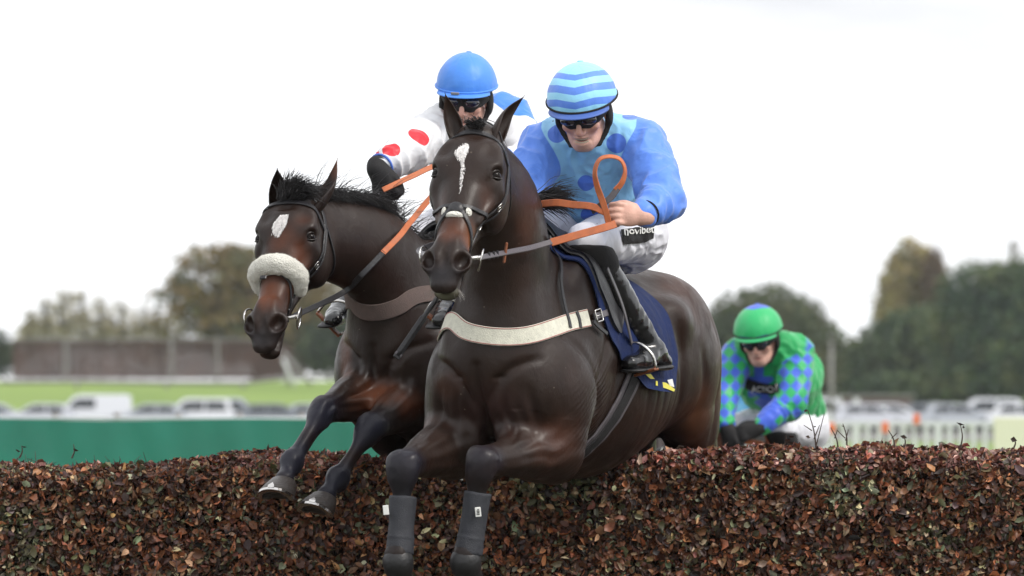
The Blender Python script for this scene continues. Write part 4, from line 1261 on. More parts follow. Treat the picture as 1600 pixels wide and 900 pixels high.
def build_horse(name, label, B, H, J, loc, ears, res, mouth=0, spots=(), lo=None, hi=None, shoes=(), seed=0, eyes=True, group=None):
    root = thing(name, loc, label, 'horse', group)
    sd = horse_sdf(B, H, J, mouth, seed)
    head_sdf(sd, H, mouth)
    q = B.sc
    def disp(X):
        # long muscle undulations and skin wrinkles behind the elbow
        d = .0022 * fbm(X * np.array([7, 7, 5]), 2, seed + 3)
        for g in (-1, 1):
            c = B(g * .24, .08, 1.03); w = np.exp(-(((X - c) / (.10, .16, .17)) ** 2).sum(1))
            a = (X - c) @ (B.M[2] * .8 + B.M[1] * .75)
            d += w * .0030 * np.sin(a * 300 + 3.0 * fbm(X * 11, 2, 5)) * (.6 + .4 * fbm(X * 9, 1, 8))
        for s_, g in (('L', 1), ('R', -1)):
            e, kn = J['elbow' + s_], J['knee' + s_]; ax = kn - e; L2 = ax @ ax; t = ((X - e) @ ax) / L2
            rr = X - e - t[:, None] * ax; dist = np.sqrt((rr ** 2).sum(1)); ang = np.arctan2(rr[:, 2], rr @ B.M[0])
            w = np.exp(-((t - .42) / .33) ** 2) * (dist < .15)
            d += w * .0034 * np.sin(ang * 9 + 2.2 * fbm(X * 9, 2, 12)) * (.5 + .5 * fbm(X * 5, 1, 13))
        c = B(0, .36, 1.02); w = np.exp(-(((X - c) / (.16, .16, .10)) ** 2).sum(1))
        d += w * .0026 * np.sin(((X - c) @ B.M[0]) * 150 + 3 * fbm(X * 8, 2, 15))
        bl = B.inv(X)
        front = np.clip((bl[:, 1] - .20) / .10, 0, 1) * np.clip((1.34 - bl[:, 2]) / .06, 0, 1) * (bl[:, 2] > .7)
        Lf = [([(0, 1.17), (0.004, 1.05), (0, .95), (0, .84)], .020, .017), ([(.10, 1.00), (.125, .93)], .006, .010), ([(.085, 1.01), (.10, .95)], .004, .008)]
        for g in (-1, 1):
            Lf += [([(0, 1.01), (g * .045, 1.09), (g * .10, 1.16), (g * .17, 1.20)], .013, .015), ([(g * .15, 1.10), (g * .165, 1.0), (g * .15, .90)], .010, .018), ([(g * .05, 1.135), (g * .085, 1.14)], .006, .009)]
        d += groove(bl[:, [0, 2]], Lf, front)
        sidew = np.clip((np.abs(bl[:, 0]) - .10) / .06, 0, 1) * (bl[:, 2] > .8)
        Ls = [([(.28, 1.30), (.15, 1.20), (.02, 1.06)], .010, .020), ([(-.12, 1.42), (-.13, 1.22), (-.07, 1.02)], .010, .022), ([(-.02, 1.40), (.02, 1.25), (.08, 1.14)], .007, .018),
              ([(-1.00, 1.46), (-1.08, 1.30), (-1.14, 1.12), (-1.16, 1.0)], .014, .028), ([(-.85, 1.30), (-.92, 1.16), (-.93, 1.04)], .009, .025), ([(-.62, 1.42), (-.70, 1.25), (-.72, 1.1)], .012, .03)]
        for r_i in range(6): Ls.append(([(-.28 - .075 * r_i, 1.32 - .01 * r_i), (-.33 - .08 * r_i, 1.16), (-.36 - .08 * r_i, 1.02)], .0035, .016))
        d += groove(bl[:, [1, 2]], Ls, sidew)
        for s_ in 'LR':
            for jn, rj in (('knee', .075), ('fetlock', .055), ('hoof', .05)):
                w = np.exp(-((X - J[jn + s_]) ** 2).sum(1) / rj ** 2); d += w * .0034 * fbm(X * 30, 3, 33)
        hl = H.inv(X)
        on_head = (np.abs(hl[:, 0]) < .13) & (hl[:, 2] > -.02) & (hl[:, 2] < .64) & (hl[:, 1] > -.25) & (hl[:, 1] < .06)
        d = np.where(on_head, d * .25, d)
        # face veins
        return d
    X, F = sd.mesh(res, 2, lo=lo, hi=hi, disp=disp)
    nb = len(X)
    Xs, Fs = X, F
    earF = []
    for (b, t, f, w, tw) in ears:
        v, f4 = ear_geo(b, t, f, w, tw)
        earF.append((len(X), len(v)))
        F = np.concatenate([F, f4 + len(X)]); X = np.concatenate([X, v])
    C = coat_colour(X, H, DARK, spots, seed)
    hl = H.inv(X)
    body = link_mesh('body', X, F, M['coat'], root, True, col=C)
    sf = Surf(Xs, Fs)
    if eyes:
        for g in (-1, 1):
            mb = MB()
            c = H(g * .0815, -.029, .170); n = 14
            V = []; F2 = []
            for i in range(n + 1):
                for k in range(20):
                    th = math.pi * i / n; ph = 2 * math.pi * k / 20
                    V.append(c + H.sc * .0205 * (math.sin(th) * math.cos(ph) * H.M[1] + math.sin(th) * math.sin(ph) * H.M[2] + math.cos(th) * g * H.M[0]))
            for i in range(n):
                for k in range(20): F2.append((i * 20 + k, (i + 1) * 20 + k, (i + 1) * 20 + (k + 1) % 20, i * 20 + (k + 1) % 20))
            link_mesh('eye', V, F2, M['eye'], root, True)
            # lids
            eo = nrm(g * .80 * H.M[0] + .60 * H.M[1]); ev = nrm(np.cross(eo, H.M[2])) * g; eh = np.cross(ev, eo) * g
            if np.dot(ev, H.M[1]) < 0: ev = -ev
            tt = nrm(.6 * g * H.M[0] - .8 * H.M[1]); ex = nrm(.55 * H.M[2] - .83 * tt); ey = -nrm(.83 * H.M[2] + .55 * tt)
            for sg, rr in ((1, .0036), (-1, .0026)):
                pts = []
                for a in np.linspace(-1.25, 1.25, 11):
                    x_, y_ = math.sin(a) * .0230, sg * math.cos(a) * (.0150 if sg > 0 else .0135)
                    z_ = math.sqrt(max(.0000, .0215 ** 2 - (x_ * .93) ** 2 - y_ ** 2))
                    pts.append(c + H.sc * (eo * z_ + ex * x_ + ey * y_))
                mb.tube(pts, [rr * .4] + [rr * .8] + [rr] * 7 + [rr * .8, rr * .4], 8)
            mb.build('eyelid', M['lid'], root, True)
    return root, sd, sf, body, (Xs, Fs)

M['lid'] = mat('eyelid_skin', (.02, .014, .012), .35)
M['star'] = mat('white_hair', (.88, .85, .84), .8, bump=.8, bscale=260, stretch=(1, 1, .3), var=.25, vscale=80)

def face_patch(sf, name, H, pts, mat_, parent, lift=.0012, dens=.004):
    """white marking: hair patch hugging the face, outline in (side, nose-ward) metres"""
    pts = np.array(pts); c = pts.mean(0)
    lo, hi = pts.min(0), pts.max(0)
    def inside(x, y):
        k = False; n = len(pts); j = n - 1
        for i in range(n):
            if (pts[i][1] > y) != (pts[j][1] > y) and x < (pts[j][0] - pts[i][0]) * (y - pts[i][1]) / (pts[j][1] - pts[i][1]) + pts[i][0]: k = not k
            j = i
        return k
    r = random.Random(3); mb = MB()
    area = (hi - lo).prod(); N = int(area / (2.2e-6 * dens / .004))
    for i in range(N):
        x = r.uniform(lo[0], hi[0]); y = r.uniform(lo[1], hi[1])
        if not inside(x + r.gauss(0, .0015), y + r.gauss(0, .004)): continue
        p = sf.shoot(H(x, -.03, y), H.M[1])
        a, nn = sf.near(p)
        l = r.uniform(.007, .014)
        s_ = nrm(H.M[0] + .25 * r.gauss(0, 1) * H.M[2]); dn = nrm(H.M[2] + .22 * r.gauss(0, 1) * H.M[0])
        p = p + nn * .0006
        mb.add([p - s_ * .0011, p + s_ * .0011, p + dn * l + nn * .0018 + s_ * .0003], [(0, 1, 2)])
    return mb.build(name, mat_, parent, False)

# ------------------------------------------------------------------ the leading horse
B1 = bframe((.075, .29, 2.10), 21.5, 3.0, 1.05)
def head_at(eL, eR, Y, M_, sc, ws):
    mid = (at(*eL, Y) + at(*eR, Y)) / 2
    return Fr(mid - sc * (-.03 * M_[1] + .168 * M_[2]), M_, sc, ws)
H1 = head_at((781, 275), (677, 273), -.50, frame(-11, 40, 3.0), 1.01, 1.15); H1.ps = .036
J1 = dict(neck_mid=at(793, 347, -.10),
          elbowL=at(866, 700, .02), kneeL=at(752, 722, -.33), fetlockL=at(728, 868, -.33), hoofL=at(742, 925, -.24),
          elbowR=at(706, 694, .05), kneeR=at(631, 728, -.33), fetlockR=at(622, 868, -.36), hoofR=at(630, 925, -.27),
          stifleL=at(1068, 640, 1.22), hockL=at(1108, 728, 1.80), hfetL=at(1118, 790, 2.15), hhoofL=at(1120, 830, 2.28),
          stifleR=at(985, 650, 1.35), hockR=at(1010, 735, 1.92), hfetR=at(1020, 800, 2.28), hhoofR=at(1022, 845, 2.4))
def foot(J, B): pass
ears1 = [(H1(-.050, -.050, .012), at(697, 144, -.36), nrm([.15, -1, .1]) , .031, -.004),
         (H1(.050, -.050, .012), at(819, 146, -.34), nrm([.9, -.6, -.3]), .035, .010)]
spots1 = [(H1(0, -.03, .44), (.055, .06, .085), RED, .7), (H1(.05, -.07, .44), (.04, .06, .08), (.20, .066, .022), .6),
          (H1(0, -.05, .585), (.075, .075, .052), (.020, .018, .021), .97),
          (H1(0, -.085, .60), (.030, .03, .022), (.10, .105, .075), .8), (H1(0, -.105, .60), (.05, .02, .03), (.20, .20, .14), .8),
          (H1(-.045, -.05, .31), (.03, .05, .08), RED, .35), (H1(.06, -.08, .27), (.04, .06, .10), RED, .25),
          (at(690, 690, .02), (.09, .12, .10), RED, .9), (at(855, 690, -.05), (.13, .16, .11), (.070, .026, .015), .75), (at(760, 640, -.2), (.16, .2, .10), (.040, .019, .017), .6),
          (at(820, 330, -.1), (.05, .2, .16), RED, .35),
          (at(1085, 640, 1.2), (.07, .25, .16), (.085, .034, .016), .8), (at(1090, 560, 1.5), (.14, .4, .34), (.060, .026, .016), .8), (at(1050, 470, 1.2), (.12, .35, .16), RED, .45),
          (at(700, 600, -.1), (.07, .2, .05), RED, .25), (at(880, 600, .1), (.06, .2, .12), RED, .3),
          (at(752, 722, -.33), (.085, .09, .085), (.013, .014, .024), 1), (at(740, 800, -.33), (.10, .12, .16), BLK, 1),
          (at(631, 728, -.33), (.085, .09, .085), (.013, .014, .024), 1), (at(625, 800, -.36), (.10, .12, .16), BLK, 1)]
RES = 0.0052
horse1, sd1, sf1, body1, mesh1 = build_horse('racehorse', 'leading dark bay racehorse with a thin white blaze and white breast strap',
    B1, H1, J1, B1(0, 0, 0), ears1, RES, mouth=.006, spots=spots1, seed=1, hi=np.array([9, 3.0, 9]))

def star_px(pts, H):
    """photo outline -> (side, nose-ward) on the face"""
    out = []
    for x, y in pts:
        p = at(x, y, H.o[1] - .06); l = H.inv(p[None])[0]
        # slide along the view ray to the face plane d=.015
        v = nrm(p - np.array([0, -CD, CZ])); vl = H.M @ v
        t = (.015 - l[1]) / vl[1]; l = l + vl * t
        out.append((l[0], l[2]))
    return out
face_patch(sf1, 'star', H1, star_px([(711, 237), (720, 232), (728, 225), (733, 228), (731, 240), (726, 249), (723, 259), (719, 251), (714, 244)], H1), M['star'], horse1)
face_patch(sf1, 'star', H1, star_px([(721, 256), (725.5, 256), (723.5, 272), (719, 290), (716, 303), (717.5, 285)], H1), M['star'], horse1, dens=.01)


# ---- tack
def bridle(root, sf, H, style):
    b = bpy.data.objects.new('bridle', None); COL.objects.link(b); b.parent = root
    side = lambda g, d, n: sf.shoot(H(0, d, n), g * H.M[0])
    dors = lambda s_, n: sf.shoot(H(s_, -.06, n), H.M[1])
    L_ = M['leather']
    strap_on(sf, 'browband', [side(-1, -.095, .10 - H.ps * .5), side(-1, -.045, .080 - H.ps * .7), dors(-.055, .048 - H.ps * .8), dors(0, .034 - H.ps * .7), dors(.055, .048 - H.ps * .8), side(1, -.045, .080 - H.ps * .7), side(1, -.095, .10 - H.ps * .5)], .019, .004, L_, b)
    strap_on(sf, 'headpiece', [side(-1, -.085, .075), H(-.078, -.085, .035), H(-.045, -.06, -.02 - H.ps), H(0, -.05, -.03 - H.ps), H(.045, -.06, -.02 - H.ps), H(.078, -.085, .035), side(1, -.085, .075)], .022, .004, L_, b)
    bits = {}
    for g in (-1, 1):
        bit = H(g * .060, -.088, .468); bits[g] = bit
        P, Q, N = strap_on(sf, 'cheekpiece', [side(g, -.085, .075), side(g, -.092, .14), side(g, -.098, .22), side(g, -.095, .31), side(g, -.088, .39), side(g, -.086, .44)], .016, .0045, L_, b)
        for t in (22, 34):
            if t < len(Q):
                u = nrm(Q[t + 1] - Q[t]); w = np.cross(u, N[t])
                buckle('buckle', Q[t] + N[t] * .007, u, nrm(w), .020, .026, M['metal'], b, .0020)
        strap_on(sf, 'noseband_strap', [side(g, -.10, .085), side(g, -.112, .15), side(g, -.120, .22), side(g, -.118, .30), side(g, -.105, .345)], .010, .004, L_, b)
        strap_on(sf, 'throatlash', [side(g, -.09, .07), side(g, -.15, .10), side(g, -.22, .13), H(g * .03, -.27, .15), H(0, -.28, .155)], .010, .004, L_, b)
        # bit: ring and mouthpiece
        mb = MB(); rr = .036
        u, v = H.M[2], nrm(H.M[1] + .3 * g * H.M[0]); out = nrm(np.cross(u, v)); out = out if np.dot(out, g * H.M[0]) > 0 else -out
        cc = bit + out * .024
        mb.tube([cc + (math.cos(a) * u + math.sin(a) * v) * rr for a in np.linspace(0, 2 * math.pi, 28, endpoint=False)], .0032, 7, closed=True)
        mb.build('bit_ring', M['metal'], b, True)
        mb = MB(); mb.tube([cc + v * .012, H(g * .04, -.082, .475), H(0, -.082, .48)], [.008, .0065, .005], 9)
        mb.build('bit_mouthpiece', M['metal'], b, True)
    return b, bits, side, dors

bridle1, bits1, side1, dors1 = bridle(horse1, sf1, H1, 'grackle')
L_ = M['leather']
# crossed noseband with its pad
for g in (-1, 1):
    strap_on(sf1, 'noseband', [dors1(0, .335), dors1(g * .028, .325), side1(g, -.055, .31), side1(g, -.085, .30), side1(g, -.11, .29)], .014, .004, L_, bridle1, lift=.003)
    strap_on(sf1, 'noseband', [dors1(0, .33), dors1(g * .022, .352), side1(g, -.035, .40), side1(g, -.065, .435), side1(g, -.095, .46), H1(g * .02, -.15, .47)], .013, .004, L_, bridle1, lift=.003)
V_, F_ = [], []
def pad(name, sf, H, cx, cn, rs, rn, th, material, parent, dens=14):
    mb = MB(); V = []; nr, na = 6, 24
    top = []
    for i in range(nr + 1):
        for k in range(na):
            a = 2 * math.pi * k / na; r = i / nr
            p = sf.shoot(H(cx + math.cos(a) * rs * r, -.05, cn + math.sin(a) * rn * r), H.M[1])
            V.append(p + H.M[1] * th * math.sqrt(max(0, 1 - r ** 3)) )
    F = [(i * na + k, (i + 1) * na + k, (i + 1) * na + (k + 1) % na, i * na + (k + 1) % na) for i in range(nr) for k in range(na)]
    return link_mesh(name, V, F, material, parent, True)
pad('noseband_pad', sf1, H1, 0, .335, .026, .022, .010, L_, bridle1)
pad('fleece', sf1, H1, 0, .362, .028, .010, .009, M['sheepskin'], bridle1)
for g in (-1, 1): pad('fleece', sf1, H1, g * .036, .338, .008, .015, .009, M['sheepskin'], bridle1)

# breast strap: white webbing round the front of the chest
bp = [sf1.px(x, y) for x, y in [(706, 500), (725, 516), (755, 524), (790, 527), (825, 524), (860, 514), (890, 504), (918, 497)]]
left = [B1(-.27, .05, 1.33), B1(-.25, .18, 1.30), B1(-.19, .30, 1.29)]
strap_on(sf1, 'breast_strap', left + bp, .060, .005, M['white_strap'], horse1, lift=.004, it=10)
_, Qs, Ns = strap_on(sf1, 'strap_lining', left + bp, .040, .002, M['white_strap'], horse1, lift=.004, it=10)
Ts = np.gradient(Qs, axis=0); Ws = np.cross(Ts, Ns); Ws /= np.linalg.norm(Ws, axis=1)[:, None]
for sg in (-1, 1):
    V_, F_ = strap_geo(Qs + Ws * .0268 * sg + Ns * .0093, Ns, .0026, .001); link_mesh('stitching', V_, F_, mat('red_stitch', (.35, .10, .10), .7), horse1, False)
_, Qb, Nb = strap_on(sf1, 'breast_strap_tail', [sf1.px(924, 496), sf1.px(942, 490), sf1.px(965, 482)], .022, .004, M['grey_leather'], horse1, lift=.010)
buckle('buckle', Qb[3] + Nb[3] * .018, nrm(Qb[4] - Qb[3]), nrm(np.cross(Nb[3], Qb[4] - Qb[3])), .035, .038, M['metal'], horse1, .0028)
strap_on(sf1, 'neck_strap', [sf1.px(x, y) for x, y in [(853, 370), (864, 398), (872, 435), (877, 470), (885, 500), (888, 514)]], .013, .004, L_, horse1, lift=.010)
strap_on(sf1, 'strap_keeper', [sf1.px(x, y) for x, y in [(898, 488), (902, 500), (904, 514)]], .012, .004, L_, horse1, lift=.010)
_, Qn, Nn = strap_on(sf1, 'breast_strap_end', [sf1.px(922, 503), sf1.px(930, 512), sf1.px(942, 522)], .014, .004, L_, horse1, lift=.014)

# girth
def girth_pts(B, sf, a0, a1, n=14):
    out = []
    for i in range(n):
        a = a0 + (a1 - a0) * i / (n - 1); f = -.30 + .22 * min(1, max(0, min(a, 360 - a) - 60) / 90)
        d = math.sin(R(a)) * B.M[0] + math.cos(R(a)) * B.M[2]; out.append(sf.shoot(B(0, f, 1.2), d))
    return out
strap_on(sf1, 'girth', girth_pts(B1, sf1, 70, 290, 20), .085, .006, M['girth_edge'] if 'girth_edge' in M else M['grey_leather'], horse1, lift=.004)
strap_on(sf1, 'girth_centre', girth_pts(B1, sf1, 70, 290, 20), .045, .004, M['black_cloth'], horse1, lift=.011)

# saddle cloth: sheet laid on the back, outline in body-frame angle/forward coordinates
def drape(sf, B, rows, lift, name, material, parent, thick=.004, curl=None, centre=1.25):
    """rows: list of (f, angle list) ; angle 0 = top of the back, positive = left side"""
    nu = len(rows); nv = 40; V = []
    for f, a0, a1 in rows:
        c = B(0, f, centre)
        for j in range(nv):
            a = R(a0 + (a1 - a0) * j / (nv - 1))
            d = math.sin(a) * B.M[0] + math.cos(a) * B.M[2]
            p = sf.shoot(c, d); V.append(p + d * lift(f, math.degrees(a)))
    V = np.array(V).reshape(nu, nv, 3)
    for _ in range(2): V[1:-1] = (V[:-2] + 2 * V[1:-1] + V[2:]) / 4
    inner = V.copy()
    cen = np.array([B(0, r_[0], centre) for r_ in rows])[:, None]
    dv = V - cen; dv /= np.linalg.norm(dv, axis=2)[..., None]
    inner = V - dv * thick
    A = np.concatenate([V.reshape(-1, 3), inner.reshape(-1, 3)]); n1 = nu * nv; F = []
    for i in range(nu - 1):
        for j in range(nv - 1):
            F.append((i * nv + j, i * nv + j + 1, (i + 1) * nv + j + 1, (i + 1) * nv + j))
            F.append((n1 + i * nv + j, n1 + (i + 1) * nv + j, n1 + (i + 1) * nv + j + 1, n1 + i * nv + j + 1))
    for i in range(nu - 1):
        for j in (0, nv - 1): F.append((i * nv + j, (i + 1) * nv + j, n1 + (i + 1) * nv + j, n1 + i * nv + j))
    for j in range(nv - 1):
        for i in (0, nu - 1): F.append((i * nv + j, i * nv + j + 1, n1 + i * nv + j + 1, n1 + i * nv + j))
    return link_mesh(name, A, F, material, parent, True), V
M['girth_edge'] = mat('girth_edge', (.075, .07, .065), .8, bump=.3, bscale=200)
def wave(f, a, amp=.004):
    return amp * math.sin(f * 26 + a * .045) + amp * .6 * math.sin(f * 61 - a * .02 + 1)
rows = []
for f in np.linspace(.075, -.60, 46):
    t = (.075 - f) / .675
    a1 = 74 + 36 * min(1, t * 2.0) - 26 * max(0, (t - .86) / .14) ** 1.5
    if t < .10: a1 = 62 + 16 * t / .10
    rows.append((f, -a1, a1))
cloth1, clothV1 = drape(sf1, B1, rows, lambda f, a: .010 + abs(wave(f, a, .005)) + (.03 * max(0, (abs(a) - 92) / 30) ** 1.5), 'saddle_cloth', M['navy'], horse1)
# racing saddle: pommel, seat, short flaps
rows = []
for f in np.linspace(.05, -.42, 36):
    t = (.05 - f) / .47
    a1 = 24 + 54 * math.sin(math.pi * min(1, (t * 1.35 + .14))) ** .8 if t < .62 else 28
    rows.append((f, -a1, a1))
saddle1, _ = drape(sf1, B1, rows, lambda f, a: .024 + .030 * math.exp(-(a / 22) ** 2) * (1 + .8 * math.exp(-((f - .03) / .07) ** 2) + .7 * math.exp(-((f + .40) / .06) ** 2)), 'saddle', M['leather'], horse1, thick=.014)
# ------------------------------------------------------------------ riders
def pframe(yaw, pitch, roll=0):
    """rows: person's left, face-forward, up; yaw 0 faces the camera"""
    L, F, U = np.array([1., 0, 0]), np.array([0, -1., 0]), np.array([0, 0, 1.])
    p = R(pitch); F, U = math.cos(p) * F - math.sin(p) * U, math.cos(p) * U + math.sin(p) * F
    r = R(roll); L, U = math.cos(r) * L + math.sin(r) * U, math.cos(r) * U - math.sin(r) * L
    y = R(yaw); Z = np.array([[math.cos(y), -math.sin(y), 0], [math.sin(y), math.cos(y), 0], [0, 0, 1]])
    return np.stack([Z @ L, Z @ F, Z @ U])

def person_head(sd, H, open_mouth=.006):
    L = H.M[0]
    def E(c, r, k=.012, sub=False, M_=None): sd.ell(H(*c), np.array(r) * H.sc, H.M if M_ is None else M_, k=k, sub=sub)
    E((0, -.005, .035), (.076, .092, .085), .02)
    E((0, .022, -.030), (.054, .068, .072), .03)
    E((0, .055, -.088), (.030, .030, .022), .03)           # chin
    for g in (-1, 1):
        sd.chain([H(g * .050, -.01, -.055), H(g * .040, .024, -.082), H(g * .016, .060, -.098)], [.015, .014, .014], L, k=.025)
        E((g * .040, .066, -.022), (.024, .018, .018), .02)     # cheekbone
        E((g * .033, .084, .008), (.017, .012, .010), .012, True)
        E((g * .032, .076, .006), (.013, .012, .011), .006)
        sd.chain([H(g * .012, .090, .024), H(g * .034, .090, .030), H(g * .054, .070, .022)], [.008, .009, .007], L, k=.014)
        E((g * .013, .096, -.036), (.0085, .010, .0075), .007)
        E((g * .0085, .104, -.0425), (.0035, .004, .003), .002, True)
        E((g * .076, -.008, -.010), (.008, .018, .028), .008)
        # laugh line
        sd.chain([H(g * .022, .094, -.036), H(g * .033, .083, -.056), H(g * .032, .072, -.074)], [.0015, .0025, .0015], L, k=.010, sub=True)
    sd.chain([H(0, .090, .016), H(0, .103, -.010), H(0, .112, -.030)], [.008, .009, .0105], L, k=.012)
    E((0, .105, -.038), (.010, .010, .008), .008)
    sd.chain([H(-.024, .078, -.062), H(0, .092, -.055), H(.024, .078, -.062)], [.0045, .0065, .0045], L, k=.008)
    sd.chain([H(-.022, .074, -.078), H(0, .087, -.080), H(.022, .074, -.078)], [.0045, .0065, .0045], L, k=.008)
    sd.chain([H(-.030, .076, -.066), H(0, .096, -.069), H(.030, .076, -.066)], [.0015 + open_mouth * .4, .0015 + open_mouth, .0015 + open_mouth * .4], L, k=.003, sub=True)

def hand_sdf(sd, w, h, b, v, curl=1.0, sc=1.0, g=0):
    """w wrist, h toward the knuckles, b out of the back of the hand, v toward the thumb side"""
    q = sc
    pc = w + h * .050 * q
    Mh = np.stack([v, h, b])
    sd.ell(pc, np.array((.040, .048, .017)) * q + g, Mh, k=.012)
    sd.chain([w - h * .02, w + h * .015, w + h * .04 * q], [(.027 * q + g, .020 * q + g)] * 3, v, k=.02)
    sd.ell(w + h * .035 * q + v * .026 * q - b * .010 * q, np.array((.016, .030, .016)) * q + g, Mh, k=.015)
    ls = [.92, 1.0, .94, .78]
    for i in range(4):
        o = v * (.031 - .0205 * i) * q
        K = pc + h * (.036 - .002 * abs(i - 1.2) ** 2) * q + o + b * .004 * q
        l = ls[i] * q
        a = K + (h * .026 - b * .020 * curl) * l
        c = a + (-h * .004 - b * .026) * l * curl + h * (1 - curl) * .02
        e = c + (-h * .022 + b * .004) * l * curl + h * (1 - curl) * .02
        sd.chain([K - h * .02 * q, K, K * .5 + a * .5 + (h * .003 + b * .002) * q, a, c, e], [.0085 * q + g, .0108 * q + g, .0095 * q + g, .0100 * q + g, .0088 * q + g, .0078 * q + g], v, k=.0035, n=4)
    t0 = w + h * .03 * q + v * .030 * q - b * .010 * q
    t1 = t0 + (h * .030 + v * .012 - b * .006) * q; t2 = t1 + (h * .026 - v * .002 - b * .012) * q; t3 = t2 + (h * .014 - v * .010 - b * .012) * q
    sd.chain([t0, t1, t2, t3], [.0135 * q + g, .0118 * q + g, .0105 * q + g, .0088 * q + g], b, k=.006, n=4)

def silk_mat(name, base, sleeve, dot, band=None, rough=.42, soft=.0006):
    m, n, l, b = new_mat(name)
    b.inputs['Roughness'].default_value = rough; b.inputs['Sheen Weight'].default_value = .25
    b.inputs['Specular IOR Level'].default_value = .35
    def thr(attr, lo=-soft, hi=soft):
        a = n.new('ShaderNodeAttribute'); a.attribute_name = attr
        r = n.new('ShaderNodeMapRange'); r.inputs['From Min'].default_value = lo; r.inputs['From Max'].default_value = hi
        l.new(a.outputs['Fac'], r.inputs['Value']); return r.outputs[0]
    prev = None
    def mixc(fac, A, Bc):
        x = n.new('ShaderNodeMix'); x.data_type = 'RGBA'; l.new(fac, x.inputs['Factor'])
        if isinstance(A, tuple): x.inputs['A'].default_value = (*A, 1)
        else: l.new(A, x.inputs['A'])
        x.inputs['B'].default_value = (*Bc, 1); return x.outputs['Result']
    c = mixc(thr('sleeve'), base, sleeve)
    c = mixc(thr('dots'), c, dot)
    if band: c = mixc(thr('band'), c, band)
    # mud flecks thrown up by the runners
    tcn = n.new('ShaderNodeTexCoord'); vo = n.new('ShaderNodeTexVoronoi'); vo.inputs['Scale'].default_value = 24
    l.new(tcn.outputs['Object'], vo.inputs['Vector'])
    r = n.new('ShaderNodeMapRange'); r.inputs['From Min'].default_value = .10; r.inputs['From Max'].default_value = .07
    l.new(vo.outputs['Distance'], r.inputs['Value'])
    no = n.new('ShaderNodeTexNoise'); no.inputs['Scale'].default_value = 9; l.new(tcn.outputs['Object'], no.inputs['Vector'])
    r2 = n.new('ShaderNodeMapRange'); r2.inputs['From Min'].default_value = .55; r2.inputs['From Max'].default_value = .60
    l.new(no.outputs['Fac'], r2.inputs['Value'])
    mu = n.new('ShaderNodeMath'); mu.operation = 'MULTIPLY'; l.new(r.outputs[0], mu.inputs[0]); l.new(r2.outputs[0], mu.inputs[1])
    c = mixc(mu.outputs[0], c, (.03, .025, .03))
    l.new(c, b.inputs['Base Color'])
    t = n.new('ShaderNodeTexNoise'); t.inputs['Scale'].default_value = 20; t.inputs['Detail'].default_value = 5; t.inputs['Distortion'].default_value = 1.5
    l.new(tcn.outputs['Object'], t.inputs['Vector'])
    bp = n.new('ShaderNodeBump'); bp.inputs['Strength'].default_value = .3; bp.inputs['Distance'].default_value = .010
    l.new(t.outputs['Fac'], bp.inputs['Height']); l.new(bp.outputs[0], b.inputs['Normal'])
    return m

def folds(X, amp, seed, f=22, dirv=(1, .3, .6)):
    d = np.asarray(dirv)
    w = fbm(X * 6, 2, seed)
    a = amp * (1 - np.abs(vnoise(X * f * np.array([1, 1, .6]) + w[:, None] * 1.6, seed + 2)) * 2)
    return a + amp * .6 * (1 - 2 * np.abs(fbm(X * f * .5 + w[:, None], 1, seed + 5)))

